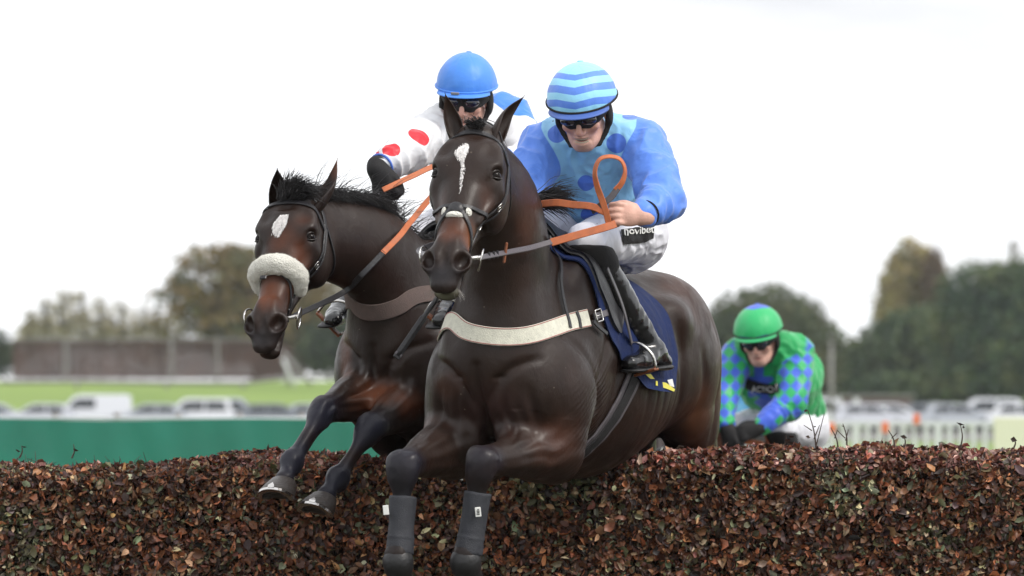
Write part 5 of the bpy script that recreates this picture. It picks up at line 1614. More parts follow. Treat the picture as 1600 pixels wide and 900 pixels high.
def helmet(root, H, cols, stripes=None, peak_col=None, shell=None, wid=1.0):
    """silk cap over a skull cap; H head frame centred between the ears"""
    sc = H.sc
    rx, ry, rz = .118 * wid, .138 * wid, .122
    def pt(th, ph, o=0.0):
        # ph 0 = front
        r = np.array([math.sin(th) * math.sin(ph) * (rx + o), math.sin(th) * math.cos(ph) * (ry + o), math.cos(th) * (rz + o)])
        r[2] *= 1.0 if r[2] > 0 else .8
        return H(r[0], r[1] - .012, r[2] + .046)
    nt, npz = 40, 72
    th1 = R(89); V = []; a1 = []; a2 = []
    for i in range(nt + 1):
        for k in range(npz):
            ph = 2 * math.pi * k / npz - math.pi
            th = th1 * i / nt
            wr = .0012 * math.sin(ph * 9 + i * .3) * (i / nt) ** 3 + .0012 * math.sin(ph * 23) * (i / nt) ** 8
            seam = -.0012 * math.exp(-(((ph % (math.pi / 3)) - math.pi / 6) / .03) ** 2)
            V.append(pt(th, ph, wr + seam)); v_ = np.array([math.sin(th) * math.sin(ph), math.sin(th) * math.cos(ph), math.cos(th)]); ax_ = np.array([0, -math.sin(R(22)), math.cos(R(22))])
            a1.append(math.degrees(math.acos(max(-1, min(1, v_ @ ax_)))) - 6 * max(0, 1 - abs(v_[0]) / .55) * (1 if v_[1] > 0 else 0) * min(1, max(0, v_[1]) * 3)); a2.append(ph)
    F = [(i * npz + k, (i + 1) * npz + k, (i + 1) * npz + (k + 1) % npz, i * npz + (k + 1) % npz) for i in range(nt) for k in range(npz)]
    # rolled hem
    cap = link_mesh('cap', V, F, cols, root, True, attrs={'capv': a1, 'capu': a2})
    mb = MB(); mb.tube([pt(th1, 2 * math.pi * k / 60, .0015) for k in range(60)], .004, 6, closed=True)
    mb.build('cap_elastic', shell or M['black_cloth'], root, True)
    # hard shell band below the cap, lower over the ears and nape
    V = []; nb = 6
    for i in range(nb + 1):
        for k in range(npz):
            ph = 2 * math.pi * k / npz - math.pi
            low = 12 + 16 * (0.5 - 0.5 * math.cos(ph)) ** .8
            V.append(pt(th1 - R(3) + R(low) * i / nb, ph, -.004 - .014 * (i / nb)))
    F = [(i * npz + k, (i + 1) * npz + k, (i + 1) * npz + (k + 1) % npz, i * npz + (k + 1) % npz) for i in range(nb) for k in range(npz)]
    link_mesh('helmet_shell', V, F, M['black_cloth'], root, True)
    # peak
    V = []; n = 25; m = 7
    for L_ in (0, 1):
        for i in range(m):
            for k in range(n):
                ph = R(-60 + 120 * k / (n - 1)); o = .030 * (i / (m - 1)) * max(0, math.cos(ph * 1.5)) ** .6
                p = pt(R(88), ph, o) - H.M[2] * (.004 + .010 * (i / (m - 1)) + (.003 if L_ else 0)) * sc
                V.append(p)
    F = []; o_ = m * n
    for i in range(m - 1):
        for k in range(n - 1):
            F.append((i * n + k, i * n + k + 1, (i + 1) * n + k + 1, (i + 1) * n + k)); F.append((o_ + i * n + k, o_ + (i + 1) * n + k, o_ + (i + 1) * n + k + 1, o_ + i * n + k + 1))
    for k in range(n - 1): F.append(((m - 1) * n + k, (m - 1) * n + k + 1, o_ + (m - 1) * n + k + 1, o_ + (m - 1) * n + k))
    pk = link_mesh('peak', V, F, peak_col or cols, root, True, attrs={'capv': [200.0 - (100 if False else 0)] * len(V), 'capu': [0.0] * len(V)})
    # button
    mb = MB(); mb.tube([pt(R(22), math.pi, -.002), pt(R(22), math.pi, .004)], [.012, .009], 12); mb.build('button', peak_col or cols, root, True)

def goggles(root, H, big=1.0):
    for name, grow, m_ in (('goggle_frame', .004, M['black_cloth']), ('goggle_lens', 0, M['goggle'])):
        sd = Sdf()
        for g in (-1, 1):
            if name == 'goggle_frame':
                sd.chain([H(g * .004, .092, .016), H(g * .036, .086, .016), H(g * .062, .062, .012), H(g * .080, .020, .006), H(g * .083, -.03, .002)], [(.014, .026 * big), (.013, .030 * big), (.010, .022 * big), (.006, .012), (.005, .011)], H.M[1], k=.01)
                sd.ops[-1] = (False, .012, sd.ops[-1][2])
            else:
                sd.ell(H(g * .031, .093, .010), (.031, .017, .019), H.M, k=.008)
        X, F = sd.mesh(.003, 1)
        link_mesh(name, X, F, m_, root, True)

def harness(root, H):
    sd = Sdf()
    for g in (-1, 1):
        sd.ell(H(g * .086, -.012, -.010), (.013, .030, .045), H.M, k=.02)
        sd.chain([H(g * .084, .0, -.03), H(g * .074, .012, -.065), H(g * .048, .035, -.102)], [(.006, .011), (.005, .010), (.004, .009)], H.M[1], k=.012)
    sd.chain([H(-.048, .035, -.102), H(0, .052, -.116), H(.048, .035, -.102)], [(.009, .004)] * 3, H.M[1], k=.01)
    X, F = sd.mesh(.004, 1)
    link_mesh('chin_harness', X, F, M['black_cloth'], root, True)

SKIN = (.66, .38, .30)
def build_rider(name, label, loc, J, HF, mats, res=.005, gloves=False, dots=(), cuff=None, group=None, seed=0, boots=True, sleeve_fn=None, band_fn=None, mouth=.006, skin=SKIN):
    root = thing(name, loc, label, 'jockey', group)
    T, Bk = J['chest'], J['pelvis']
    across = nrm(J['shL'] - J['shR'])
    H = HF
    # ---- body: one continuous skin
    sd = Sdf(); person_head(sd, H, mouth)
    neck0 = H(0, -.03, -.06)
    nb = J['neckbase']
    sd.chain([neck0, neck0 * .45 + nb * .55, nb], [.056, .055, .062], across, k=.03)
    sd.chain([nb, T, (T + Bk) / 2, Bk], [(.10, .07), (.14, .09), (.115, .085), (.13, .09)], across, k=.04)
    for s_ in 'LR':
        sh, el, wr = J['sh' + s_], J['el' + s_], J['wr' + s_]
        sd.chain([nb * .3 + sh * .7, sh, sh * .5 + el * .5, el], [.045, .048, .040, .034], across, k=.03)
        sd.chain([el, el * .65 + wr * .35, wr], [.035, .035, .026], across, k=.015)
        if not gloves: hand_sdf(sd, wr, *J['hand' + s_])
        else: hand_sdf(sd, wr, *J['hand' + s_], 1.0, .80)
        hp_, kn, an, to = J['hip' + s_], J['kn' + s_], J['an' + s_], J['toe' + s_]
        sd.chain([hp_, hp_ * .5 + kn * .5, kn], [.075, .068, .048], across, k=.04)
        sd.chain([kn, kn * .65 + an * .35, an], [.046, .048, .030], across, k=.02)
        sd.chain([an, an * .4 + to * .6 - np.array([0, 0, .01]), to], [.030, .028, .022], across, k=.02)
    X, F = sd.mesh(res * .82, 1)
    C = np.tile(np.array(skin), (len(X), 1))
    hl = H.inv(X)
    # lips, flushed cheeks and nose, stubble
    def blob(c, r, col, amt):
        d = (((hl - np.array(c)) / np.array(r)) ** 2).sum(1); w = np.clip(1.2 - d, 0, 1) * amt
        return C * (1 - w)[:, None] + np.array(col) * w[:, None]
    C = blob((0, .09, -.067), (.026, .02, .012), (.42, .13, .11), .8)
    C = blob((0, .10, -.03), (.018, .03, .02), (.56, .24, .18), .6)
    for g in (-1, 1): C = blob((g * .04, .07, -.03), (.022, .03, .022), (.55, .23, .17), .6)
    C = blob((0, .06, -.09), (.05, .05, .03), (.40, .24, .19), .45)
    if mouth > 0: C = blob((0, .082, -.067), (.018, .008, .004), (.05, .015, .015), 1)
    body = link_mesh('body', X, F, M['skin'], root, True, col=C)
    if mouth > .003:
        mb = MB()
        for k in range(-4, 5):
            for zz in (1, -1):
                c = H(k * .0052, .0865 - .00045 * k * k, -.0685 + zz * (.0058) + .0001 * k * k)
                mb.box(c, (.0049 * H.sc, .003 * H.sc, .0056 * H.sc), H.M.T, .0008)
        mb.build('teeth', M['teeth'], root)
    # ---- silks
    st, sa = Sdf(), Sdf()
    st.chain([nb + nrm(nb - T) * .0, T, (T + Bk) / 2 * .9 + T * .1, Bk * .85 + T * .15], [(.105, .082), (.178, .118), (.168, .122), (.165, .115)], across, k=.04)
    st.chain([neck0 * .35 + nb * .65, nb], [.070, .082], across, k=.03)
    if 'back' in J: st.ell(J['back'], (.155, .15, .12), np.stack([across, nrm(np.cross(np.array([0, 0, 1.]), across)), np.array([0, 0, 1.])]), k=.08)
    for s_ in 'LR':
        sh, el, wr = J['sh' + s_], J['el' + s_], J['wr' + s_]
        sa.chain([sh, sh * .5 + el * .5, el], [.080, .077, .066], across, k=.03)
        w2 = wr - nrm(wr - el) * (.015 if not gloves else .012)
        sa.chain([el, el * .55 + w2 * .45, w2], [.064, .055, .036], across, k=.03)
    al = Sdf(); al.ops = list(st.ops)
    for s_ in 'LR': st.ell(nb * .35 + J['sh' + s_] * .65, (.085, .085, .085), None, k=.05)
    al.ops = st.ops + sa.ops
    # neckline opening
    al.chain([neck0, nb * .3 + neck0 * .7], [.058, .056], across, k=.006, sub=True)
    X, F = al.mesh(res, 2, disp=lambda X: folds(X * np.array([.8, .8, .8]), .0085, seed) + folds(X * 1.7, .0014, seed + 9))
    slv = st.eval(X) - sa.eval(X) - .008
    if sleeve_fn is not None: slv = sleeve_fn(X, slv)
    dv = np.full(len(X), -1.0)
    sfx = Surf(X, F)
    for c, r, *nn in dots:
        if len(c) == 2: c = sfx.px(*c)
        D = X - np.asarray(c)
        if nn: D = D - 0
        d = r - np.sqrt((D ** 2).sum(1)); dv = np.maximum(dv, d)
    if mats.get('plain_sleeves'): dv = np.minimum(dv, -slv)
    at_ = {'sleeve': slv, 'dots': dv, 'band': band_fn(X) if band_fn else np.full(len(X), -1.0)}
    link_mesh('silks', X, F, mats['silk'], root, True, attrs=at_)
    if cuff:
        for s_ in 'LR':
            wr, el = J['wr' + s_], J['el' + s_]
            d = nrm(wr - el); mb = MB(); u = nrm(np.cross(d, across)); w = np.cross(d, u); c = wr - d * .012
            for off, rr, mm in cuff:
                mb2 = MB(); mb2.tube([c - d * off + (math.cos(a) * u + math.sin(a) * w) * .0455 for a in np.linspace(0, 2 * math.pi, 24, endpoint=False)], rr, 7, closed=True)
                mb2.build('cuff', mm, root, True)
    # ---- breeches
    sb = Sdf()
    sb.chain([Bk * .7 + T * .3, Bk, J['seat']], [(.135, .10), (.165, .13), (.15, .125)], across, k=.05)
    for s_ in 'LR':
        hp_, kn, an = J['hip' + s_], J['kn' + s_], J['an' + s_]
        sb.chain([hp_, hp_ * .55 + kn * .45, kn], [.105, .090, .061], across, k=.05)
        sb.chain([kn, kn * .92 + an * .08], [.060, .056], across, k=.02)
    for s_ in 'LR': sb.plane(J['kn' + s_] + np.array([0, 0, -.022]), [0, -.1, -1], .11, .008)
    X, F = sb.mesh(res, 2, disp=lambda X: folds(X, .0045, seed + 20, 26))
    link_mesh('breeches', X, F, M['white_cloth'], root, True, attrs=None)
    J['_breeches'] = Surf(X, F)
    if gloves:
        for s_ in 'LR':
            sg = Sdf(); fd_ = nrm(J['wr' + s_] - J['el' + s_]); sg.chain([J['wr' + s_] - fd_ * .008, J['wr' + s_] + fd_ * .01], [.031, .031], across, k=.01); hand_sdf(sg, J['wr' + s_], *J['hand' + s_], 1.0, .96, .006)
            X, F = sg.mesh(res * .8, 1); link_mesh('glove', X, F, M['black_cloth'], root, True)
    # ---- boots
    for s_ in 'LR':
        kn, an, to = J['kn' + s_], J['an' + s_], J['toe' + s_]
        sx = Sdf(); top = kn * .80 + an * .20
        sx.chain([kn * 1.0, top], [.0735, .068], across, k=.012); sx.plane(kn + np.array([0, 0, -.012]), [0, .1, 1], .2, .006)
        X, F = sx.mesh(res, 1, disp=lambda X: folds(X, .0015, seed)); link_mesh('knee_sock', X, F, M['black_cloth'], root, True)
        sx = Sdf(); d = nrm(to - an)
        sx.chain([top, kn * .45 + an * .55, an + nrm(kn - an) * .03], [(.060, .063), (.052, .055), (.041, .044)], across, k=.02)
        fdown = nrm(an - kn); fdown = nrm(fdown - d * np.dot(fdown, d)); heel = an + fdown * .052 - d * .050
        sx.chain([an, an * .5 + to * .5 + fdown * .012, to], [(.044, .044), (.043, .036), (.034, .026)], across, k=.02)
        sx.chain([an + fdown * .015 - d * .012, heel], [.038, .030], across, k=.02)
        X, F = sx.mesh(res, 1, disp=lambda X, an=an, kn=kn: .0038 * np.sin(((X - an) @ nrm(kn - an)) * 135 + 9 * vnoise(X * 13, 3)) * np.exp(-((((X - an) @ nrm(kn - an)) - .10) / .13) ** 2) * (.35 + .65 * vnoise(X * 9, 4) ** 2 * 2) + .002 * fbm(X * 30, 2, 3))
        link_mesh('boot', X, F, M['patent'], root, True)
        # sole
        sx = Sdf(); s0 = to + fdown * .026 + d * .012; s1 = heel + fdown * .018
        sx.chain([s0, s0 * .6 + s1 * .4, s0 * .3 + s1 * .7, s1], [(.040, .008), (.034, .008), (.031, .009), (.034, .012)], across, k=.01)
        X, F = sx.mesh(res, 1); link_mesh('sole', X, F, M['boot_black'], root, True)
        J['sole' + s_] = (s0, s1, fdown)
    return root, H

M['teeth'] = mat('teeth', (.62, .55, .42), .3)

def band_mat(name, stops, rough=.5):
    """colour bands by the 'capv' attribute (0..255)"""
    m, n, l, b = new_mat(name); b.inputs['Roughness'].default_value = rough; b.inputs['Sheen Weight'].default_value = .2
    a = n.new('ShaderNodeAttribute'); a.attribute_name = 'capv'
    r = n.new('ShaderNodeMapRange'); r.inputs['From Max'].default_value = 256; l.new(a.outputs['Fac'], r.inputs['Value'])
    c = n.new('ShaderNodeValToRGB'); c.color_ramp.interpolation = 'CONSTANT'
    while len(c.color_ramp.elements) < len(stops): c.color_ramp.elements.new(.99)
    for e, (p, col) in zip(c.color_ramp.elements, stops): e.position = p / 256; e.color = (*col, 1)
    l.new(r.outputs[0], c.inputs[0]); l.new(c.outputs[0], b.inputs['Base Color'])
    tcn = n.new('ShaderNodeTexCoord'); t = n.new('ShaderNodeTexNoise'); t.inputs['Scale'].default_value = 45; t.inputs['Detail'].default_value = 4
    l.new(tcn.outputs['Object'], t.inputs['Vector'])
    bp = n.new('ShaderNodeBump'); bp.inputs['Strength'].default_value = .3; bp.inputs['Distance'].default_value = .006
    l.new(t.outputs['Fac'], bp.inputs['Height']); l.new(bp.outputs[0], b.inputs['Normal'])
    return m

# ------------------------------------------------------------------ rider of the leading horse
LB, DB = (.27, .58, .90), (.10, .25, .80)
HR1 = Fr(at(911, 176, .22), pframe(-10, 24, 3), 1.0)
a_ = at
JR1 = dict(neckbase=a_(925, 225, .36), chest=a_(922, 285, .50), pelvis=a_(955, 345, .74), seat=a_(978, 368, .80), back=a_(955, 236, .58),
           shL=a_(1002, 222, .34), elL=a_(1036, 312, .12), wrL=a_(1004, 338, -.06),
           shR=a_(852, 226, .40), elR=a_(818, 296, .26), wrR=a_(812, 332, .06),
           hipL=a_(985, 362, .70), knL=a_(915, 380, .25), anL=a_(1020, 548, .48), toeL=a_(984, 567, .30),
           hipR=a_(918, 352, .72), knR=a_(812, 352, .36), anR=a_(715, 466, .44), toeR=a_(690, 500, .28),
           handL=(nrm([-1, -.25, .10]), nrm([.1, -1, .25]), nrm([.05, .2, 1.])), handR=(nrm([.2, -1, -.2]), nrm([-1, -.1, .1]), nrm([0, -.2, 1.])))
M['silk_blue'] = silk_mat('blue_spotted_silk', LB, DB, (.075, .19, .72))
dots1 = [((988, 182), .034), ((963, 224), .034), ((862, 276), .032), ((916, 287), .030), ((922, 336), .032), ((871, 208), .034)]
rider1, _ = build_rider('person', 'jockey in blue spotted silks and a blue striped cap, crouched on the leading horse', a_(950, 345, .9), JR1, HR1, dict(silk=M['silk_blue'], plain_sleeves=True), dots=dots1, seed=4, mouth=.009,
    cuff=[(.018, .0035, M['black_cloth'])])
CB = (.30, .68, .95)
M['cap_stripe'] = band_mat('striped_cap', [(0, CB), (42, DB), (53, CB), (65, DB), (77, CB), (88, DB), (99, CB), (108, (.02, .02, .03)), (120, (.05, .12, .42))])
helmet(rider1, HR1, M['cap_stripe'])
goggles(rider1, HR1, 1.35); harness(rider1, HR1)
# ------------------------------------------------------------------ leg boots of the leading horse
def brushing_boot(sd, J, s_, tagpx):
    kn, fe, ho = J['knee' + s_], J['fetlock' + s_], J['hoof' + s_]
    c = nrm(fe - kn); sid = J['hs' + s_]; ln = np.linalg.norm(fe - kn)
    b = kn + c * .095; e = fe - c * .005
    sx = Sdf(); bk = -nrm(np.cross(sid, c)); bk = bk if bk[1] > 0 else -bk
    sx.chain([b + bk * .010, b * .5 + e * .5 + bk * .012, e + bk * .010], [(.045, .048), (.042, .047), (.047, .050)], sid, k=.01)
    sx.plane(b + c * .004, -c, .09, .003); sx.plane(e - c * .0, c, .09, .003)
    X, F = sx.mesh(.005, 1, disp=lambda X: .0016 * fbm(X * 30, 2, 3) + .0018 * np.exp(-(((X - e) @ c + .055) / .004) ** 2))
    bt = link_mesh('leg_boot', X, F, M['boot_grey'], horse1, True)
    d = nrm(ho - fe)
    sx = Sdf(); sx.ell(fe + c * .022 + bk * .006, (.047, .050, .058), np.stack([sid, bk, c]), k=.01)
    sx.chain([fe + c * .02, fe * .4 + ho * .6], [.045, .038], sid, k=.02)
    sx.plane(e - c * .030 + bk * .05, -nrm(c + bk * .25), .12, .004)
    X, F = sx.mesh(.005, 1); link_mesh('fetlock_guard', X, F, M['boot_black'], horse1, True)
    sfb = Surf(*sx.mesh(.006, 0)) if False else None
    mb = MB(); t = at(tagpx[0], tagpx[1], kn[1] - .045)
    mb.box(t, (.019, .004, .032), Matrix.Rotation(R(-6), 3, 'Y'), .0015); mb.build('boot_tag', M['tag_white'], bt)
    if tagpx[2]:
        m2 = MB()
        for zz, w in ((.008, .006), (.003, .010), (-.002, .008), (-.007, .010)): m2.box(t + np.array([.0005, -.003, zz]), (w, .0015, .0025))
        m2.build('tag_print', M['black_cloth'], bt)
brushing_boot(sd1, J1, 'L', (747, 800, True)); brushing_boot(sd1, J1, 'R', (603, 797, False))
for s_ in 'LR':
    d = J1['hd' + s_]; c = J1['hoof' + s_] - d * .03
    V_, F_, _ = hoof_geo(c, d, J1['hs' + s_] * (-1 if np.dot(np.cross(J1['hs' + s_], d), [0, -1, 0]) < 0 else 1), 1.05)
    link_mesh('hoof', V_, F_, M['hoof'], horse1, True)

def mane_run(name, sf, P, up, L, parent, seed, n, spread=.3, droop=.3, rad=.0016, push=(.6, .5, .25)):
    roots = []; dirs = []
    for p in spline(P, 6):
        a, nn = sf.near(p); roots.append(a - nn * .004); dirs.append(nn * .7 + np.array(push))
    return mane_strands(name, roots, dirs, L, parent, seed, rad, n, spread, droop)
crest1 = [H1(0, -.03, -.02), J1['neck_mid'] * .35 + H1(0, -.05, 0) * .65 + np.array([0, .1, .07]), J1['neck_mid'] + np.array([.0, .15, .10]), B1(0, .12, 1.56), B1(0, .02, 1.60)]
mane_run('mane', sf1, crest1, None, .10, horse1, 3, 1300, .28, 1.3, .0010, (1.3, .25, -.6))
mane_strands('mane_tuft', [at(835, 318, .05), at(842, 310, .08)], [np.array([1, .1, .15]), np.array([1, .1, .45])], .13, horse1, 5, .0011, 420, .30, .35)
# forelock, flattened between the ears
mane_strands('forelock', [H1(-.02, .012, -.012), H1(0, .016, -.016), H1(.02, .012, -.012)], [H1.v(-.2, .5, -.1), H1.v(0, .6, -.1), H1.v(.2, .5, -.1)], .020, horse1, 6, .0009, 300, .5, .8)
# whiskers
mb = MB(); r_ = random.Random(4)
for i in range(60):
    a = r_.uniform(-1.2, 1.2); p = H1(math.sin(a) * .040, -.115 + .01 * r_.random(), .580 + .012 * math.cos(a))
    d = nrm(H1.v(math.sin(a) * 1.0, -.4 + r_.gauss(0, .3), .7) + np.array([r_.gauss(0, .3), 0, 0])); L_l = r_.uniform(.015, .04)
    mb.tube([p, p + d * L_l * .5, p + d * L_l + np.array([0, 0, -.004])], [.0004, .0003, .0002], 3, cap=False)
mb.build('whiskers', mat('whisker', (.30, .28, .26), .5), horse1)

# stirrups, leathers
def stirrup(root, J, s_, saddle_pt, seed=0):
    s0, s1, fd = J['sole' + s_]; tr = s0 * .72 + s1 * .28 + fd * .010
    toe_d = nrm(s0 - s1); side_ = nrm(np.cross(toe_d, fd))
    o = bpy.data.objects.new('stirrup', None); COL.objects.link(o); o.parent = root
    mb = MB(); top = tr - fd * .105
    pts = [tr - side_ * .056, tr - side_ * .060 - fd * .045, tr - side_ * .035 - fd * .09, top, tr + side_ * .035 - fd * .09, tr + side_ * .060 - fd * .045, tr + side_ * .056]
    mb.tube(spline(pts, 4), .0055, 8); mb.build('stirrup_iron', M['metal'], o, True)
    mb = MB(); mb.box(tr + fd * .003, (.118, .034, .010), np.stack([side_, toe_d, fd]).T, .003); mb.build('tread', M['tan_leather'], o)
    P = spline([saddle_pt, saddle_pt * .5 + top * .5 + side_ * .01, top], 8)
    V, F = strap_geo(P, np.tile(side_, (len(P), 1)), .018, .004); link_mesh('stirrup_leather', V, F, M['grey_leather'], o, False)
    return o
stirrup(horse1, JR1, 'L', sf1.px(925, 420) + np.array([.05, -.04, 0]))
stirrup(horse1, JR1, 'R', B1(-.24, -.05, 1.40))
# yellow and white print at the low corner of the saddle cloth
def sheet_patch(sf, name, pts_px, material, parent, lift=.004):
    P = np.array([sf.px(x, y) for x, y in pts_px]); c = P.mean(0)
    N = np.array([0, -1, 0.]); mb = MB(); n = len(P)
    N = nrm(c * 0 + np.array([.4, -.9, 0]))
    V = [p + N * lift for p in P] + [p + N * (lift - .003) for p in P]
    mb.add(V, [tuple(range(n)), tuple(range(n, 2 * n))[::-1]] + [(i, (i + 1) % n, n + (i + 1) % n, n + i) for i in range(n)])
    return mb.build(name, material, parent)
mcl = cloth1.data; cw = np.array([v.co[:] for v in mcl.vertices]) + np.array(horse1.location)
sfc = Surf(cw, np.array([list(p.vertices) for p in mcl.polygons]))
sheet_patch(sfc, 'cloth_print', [(1024, 595), (1040, 598), (1054, 608), (1053, 613), (1040, 607), (1024, 602)], M['yellow'], cloth1)
sheet_patch(sfc, 'cloth_print', [(1042, 594), (1050, 592), (1053, 605), (1046, 603)], M['tag_white'], cloth1)
sheet_patch(sfc, 'cloth_print', [(1008, 585), (1016, 584), (1022, 592), (1016, 592)], M['yellow'], cloth1)

# reins of the leading horse
def rein(parent, name, ctrl, width, thick, material, normal=(0, -1, .2), n=14):
    return free_strap(name, ctrl, width, thick, material, parent, normal, n)
bL = bits1[1]; hL = JR1['wrL'] + np.array([-.085, -.02, .0])
q1, q2 = at(860, 379, -.12), at(862, 378, -.12)
reins1 = bpy.data.objects.new('reins', None); COL.objects.link(reins1); reins1.parent = horse1
rein(reins1, 'rein_leather', [bL + np.array([.012, -.005, 0]), at(800, 393, -.34), at(830, 387, -.22), at(865, 377, -.13)], .019, .004, M['grey_leather'])
mb = MB()
Pr = spline([bL + np.array([.012, -.005, 0]), at(800, 393, -.34), at(830, 387, -.22)], 40)
def on_rein(x):
    k = np.argmin(np.abs(800 + Pr[:, 0] / (CD + Pr[:, 1]) * FPX - x)); return Pr[k]
for x in (764, 771, 778):
    mb.box(on_rein(x) + [0, -.004, 0], (.008, .014, .026), None, .002)
mb.build('rein_keeper', M['leather'], reins1)
mb = MB(); mb.box(on_rein(789) + [0, -.004, 0], (.010, .018, .070), Matrix.Rotation(R(8), 3, 'Y'), .004); mb.build('rein_stop', M['tan_leather'], reins1)
rein(reins1, 'rein_grip', [at(861, 379, -.14), at(900, 368, -.13), at(940, 357, -.115), at(962, 350, -.10)], .026, .004, M['orange'])
rein(reins1, 'rein_loop', [at(952, 352, -.10), at(944, 322, -.115), at(933, 290, -.12), at(930, 268, -.12), at(937, 250, -.12), at(953, 245, -.12), at(969, 250, -.11), at(976, 266, -.10), at(972, 284, -.10), at(962, 297, -.10)],
     .021, .004, M['orange'], normal=[(0, -1, 0), (0, -1, 0), (-.6, -1, 0), (-1, -.8, 0), (-.8, -.7, .8), (0, -.7, 1), (.8, -.7, .8), (1, -.6, 0), (.6, -1, -.4), (.4, -1, -.3)])
rein(reins1, 'rein_leather', [at(965, 294, -.10), at(955, 308, -.10), at(940, 320, -.095), at(925, 330, -.07)], .022, .004, M['grey_leather'])
rein(reins1, 'rein_grip', [at(950, 334, -.10), at(925, 323, -.085), at(895, 320, -.06), at(868, 317, -.03), at(838, 321, .04), at(815, 330, .06)], .024, .005, M['orange'])
rein(reins1, 'rein_leather', [bits1[-1], at(655, 392, -.36), at(690, 378, -.25), at(760, 350, -.1) + np.array([-.0, .25, 0]), at(812, 332, .06)], .019, .004, M['grey_leather'])
# whip in the right hand
wh = thing('whip', at(700, 440, .02), 'short black riding whip pointing down between the two leading horses', 'whip')
mb = MB(); P = spline([at(800, 318, .05), at(740, 386, .02), at(680, 470, -.02), at(621, 556, -.06)], 8)
mb.tube(P, np.linspace(.0075, .0085, len(P)), 8); mb.build('shaft', M['leather'], wh, True)
d = nrm(P[-1] - P[-6]); mb = MB(); mb.box(P[-4] , (.016, .006, .17), None, .002)
sid = nrm(np.cross(d, [0, -1, 0])); Rm = np.stack([sid, np.cross(d, sid), d]).T
mb = MB(); mb.box(P[-1] - d * .075, (.024, .008, .17), Rm, .003); mb.build('flap', M['leather'], wh)
mb = MB(); mb.box(P[-1] - d * .006, (.026, .010, .012), Rm, .002); mb.build('flap_tip', M['grey_leather'], wh)

# print on the breeches: black band with lettering
def text_on(sf, s_, px0, px1, Y, height, material, parent, lift=.004, bold=.0, name='lettering'):
    cu = bpy.data.curves.new(name, 'FONT'); cu.body = s_; cu.size = 1.0; cu.offset = bold; cu.resolution_u = 4; cu.extrude = 0
    ob = bpy.data.objects.new('tmp_text', cu); COL.objects.link(ob)
    me = bpy.data.meshes.new_from_object(ob); bpy.data.objects.remove(ob); bpy.data.curves.remove(cu)
    V = np.array([v.co[:] for v in me.vertices]); F = [tuple(p.vertices) for p in me.polygons]; bpy.data.meshes.remove(me)
    w = V[:, 0].max() - V[:, 0].min(); V[:, 0] = (V[:, 0] - V[:, 0].min()) / w; V[:, 1] -= V[:, 1].min(); V[:, 1] /= V[:, 1].max()
    X = []
    for x, y, _ in V:
        px, py = px0[0] + (px1[0] - px0[0]) * x, px0[1] + (px1[1] - px0[1]) * x - height * y
        p = sf.px(px, py); a, nn = sf.near(p); X.append(p + nn * lift)
    return link_mesh(name, X, F, material, parent, False)
def band_on(sf, top, bot, material, parent, name, lift=.002, n=14, m=6):
    V = []
    for j in range(m + 1):
        for i in range(n + 1):
            t, v = i / n, j / m
            k = t * (len(top) - 1); a = int(min(k, len(top) - 2)); f = k - a
            T = np.array(top[a]) * (1 - f) + np.array(top[a + 1]) * f; B_ = np.array(bot[a]) * (1 - f) + np.array(bot[a + 1]) * f
            q = T * (1 - v) + B_ * v; p = sf.px(*q); aa, nn = sf.near(p); V.append(p + nn * lift)
    F = [(j * (n + 1) + i, j * (n + 1) + i + 1, (j + 1) * (n + 1) + i + 1, (j + 1) * (n + 1) + i) for j in range(m) for i in range(n)]
    return link_mesh(name, V, F, material, parent, True)
sbr = JR1['_breeches']
bnd = band_on(sbr, [(968, 360), (985, 357), (1005, 354), (1020, 354)], [(973, 382), (990, 380), (1006, 378), (1019, 372)], M['black_cloth'], rider1, 'printed_band', lift=.006)
text_on(sbr, 'novibet', (972, 368), (1019, 363), 0, 11, M['tag_white'], rider1, lift=.010, bold=.015)

# ------------------------------------------------------------------ second horse
B2 = bframe((-.235, 1.45, 2.13), 28, 6.0, 1.02)
H2 = head_at((488, 374), (404, 371), .66, frame(-21, 34, -1.5), .97, 1.14)
J2 = dict(neck_mid=at(590, 402, 1.04),
          elbowL=at(652, 622, 1.12), kneeL=at(580, 668, .80), fetlockL=at(527, 748, .66), hoofL=at(503, 784, .58),
          elbowR=at(578, 612, 1.10), kneeR=at(507, 642, .78), fetlockR=at(455, 722, .62), hoofR=at(441, 760, .54))
for s_, g in (('L', 1), ('R', -1)):
    J2['stifle' + s_] = B2(g * .20, -.80, .98); J2['hock' + s_] = B2(g * .14, -1.38, .78); J2['hfet' + s_] = B2(g * .14, -1.66, .58); J2['hhoof' + s_] = B2(g * .14, -1.74, .50)
ears2 = [(H2(-.052, -.055, .045), at(433, 262, .70), nrm([-.1, -1, 0]), .036, 0), (H2(.052, -.055, .045), at(528, 246, .78), nrm([-.9, -.6, 0]), .042, 0)]
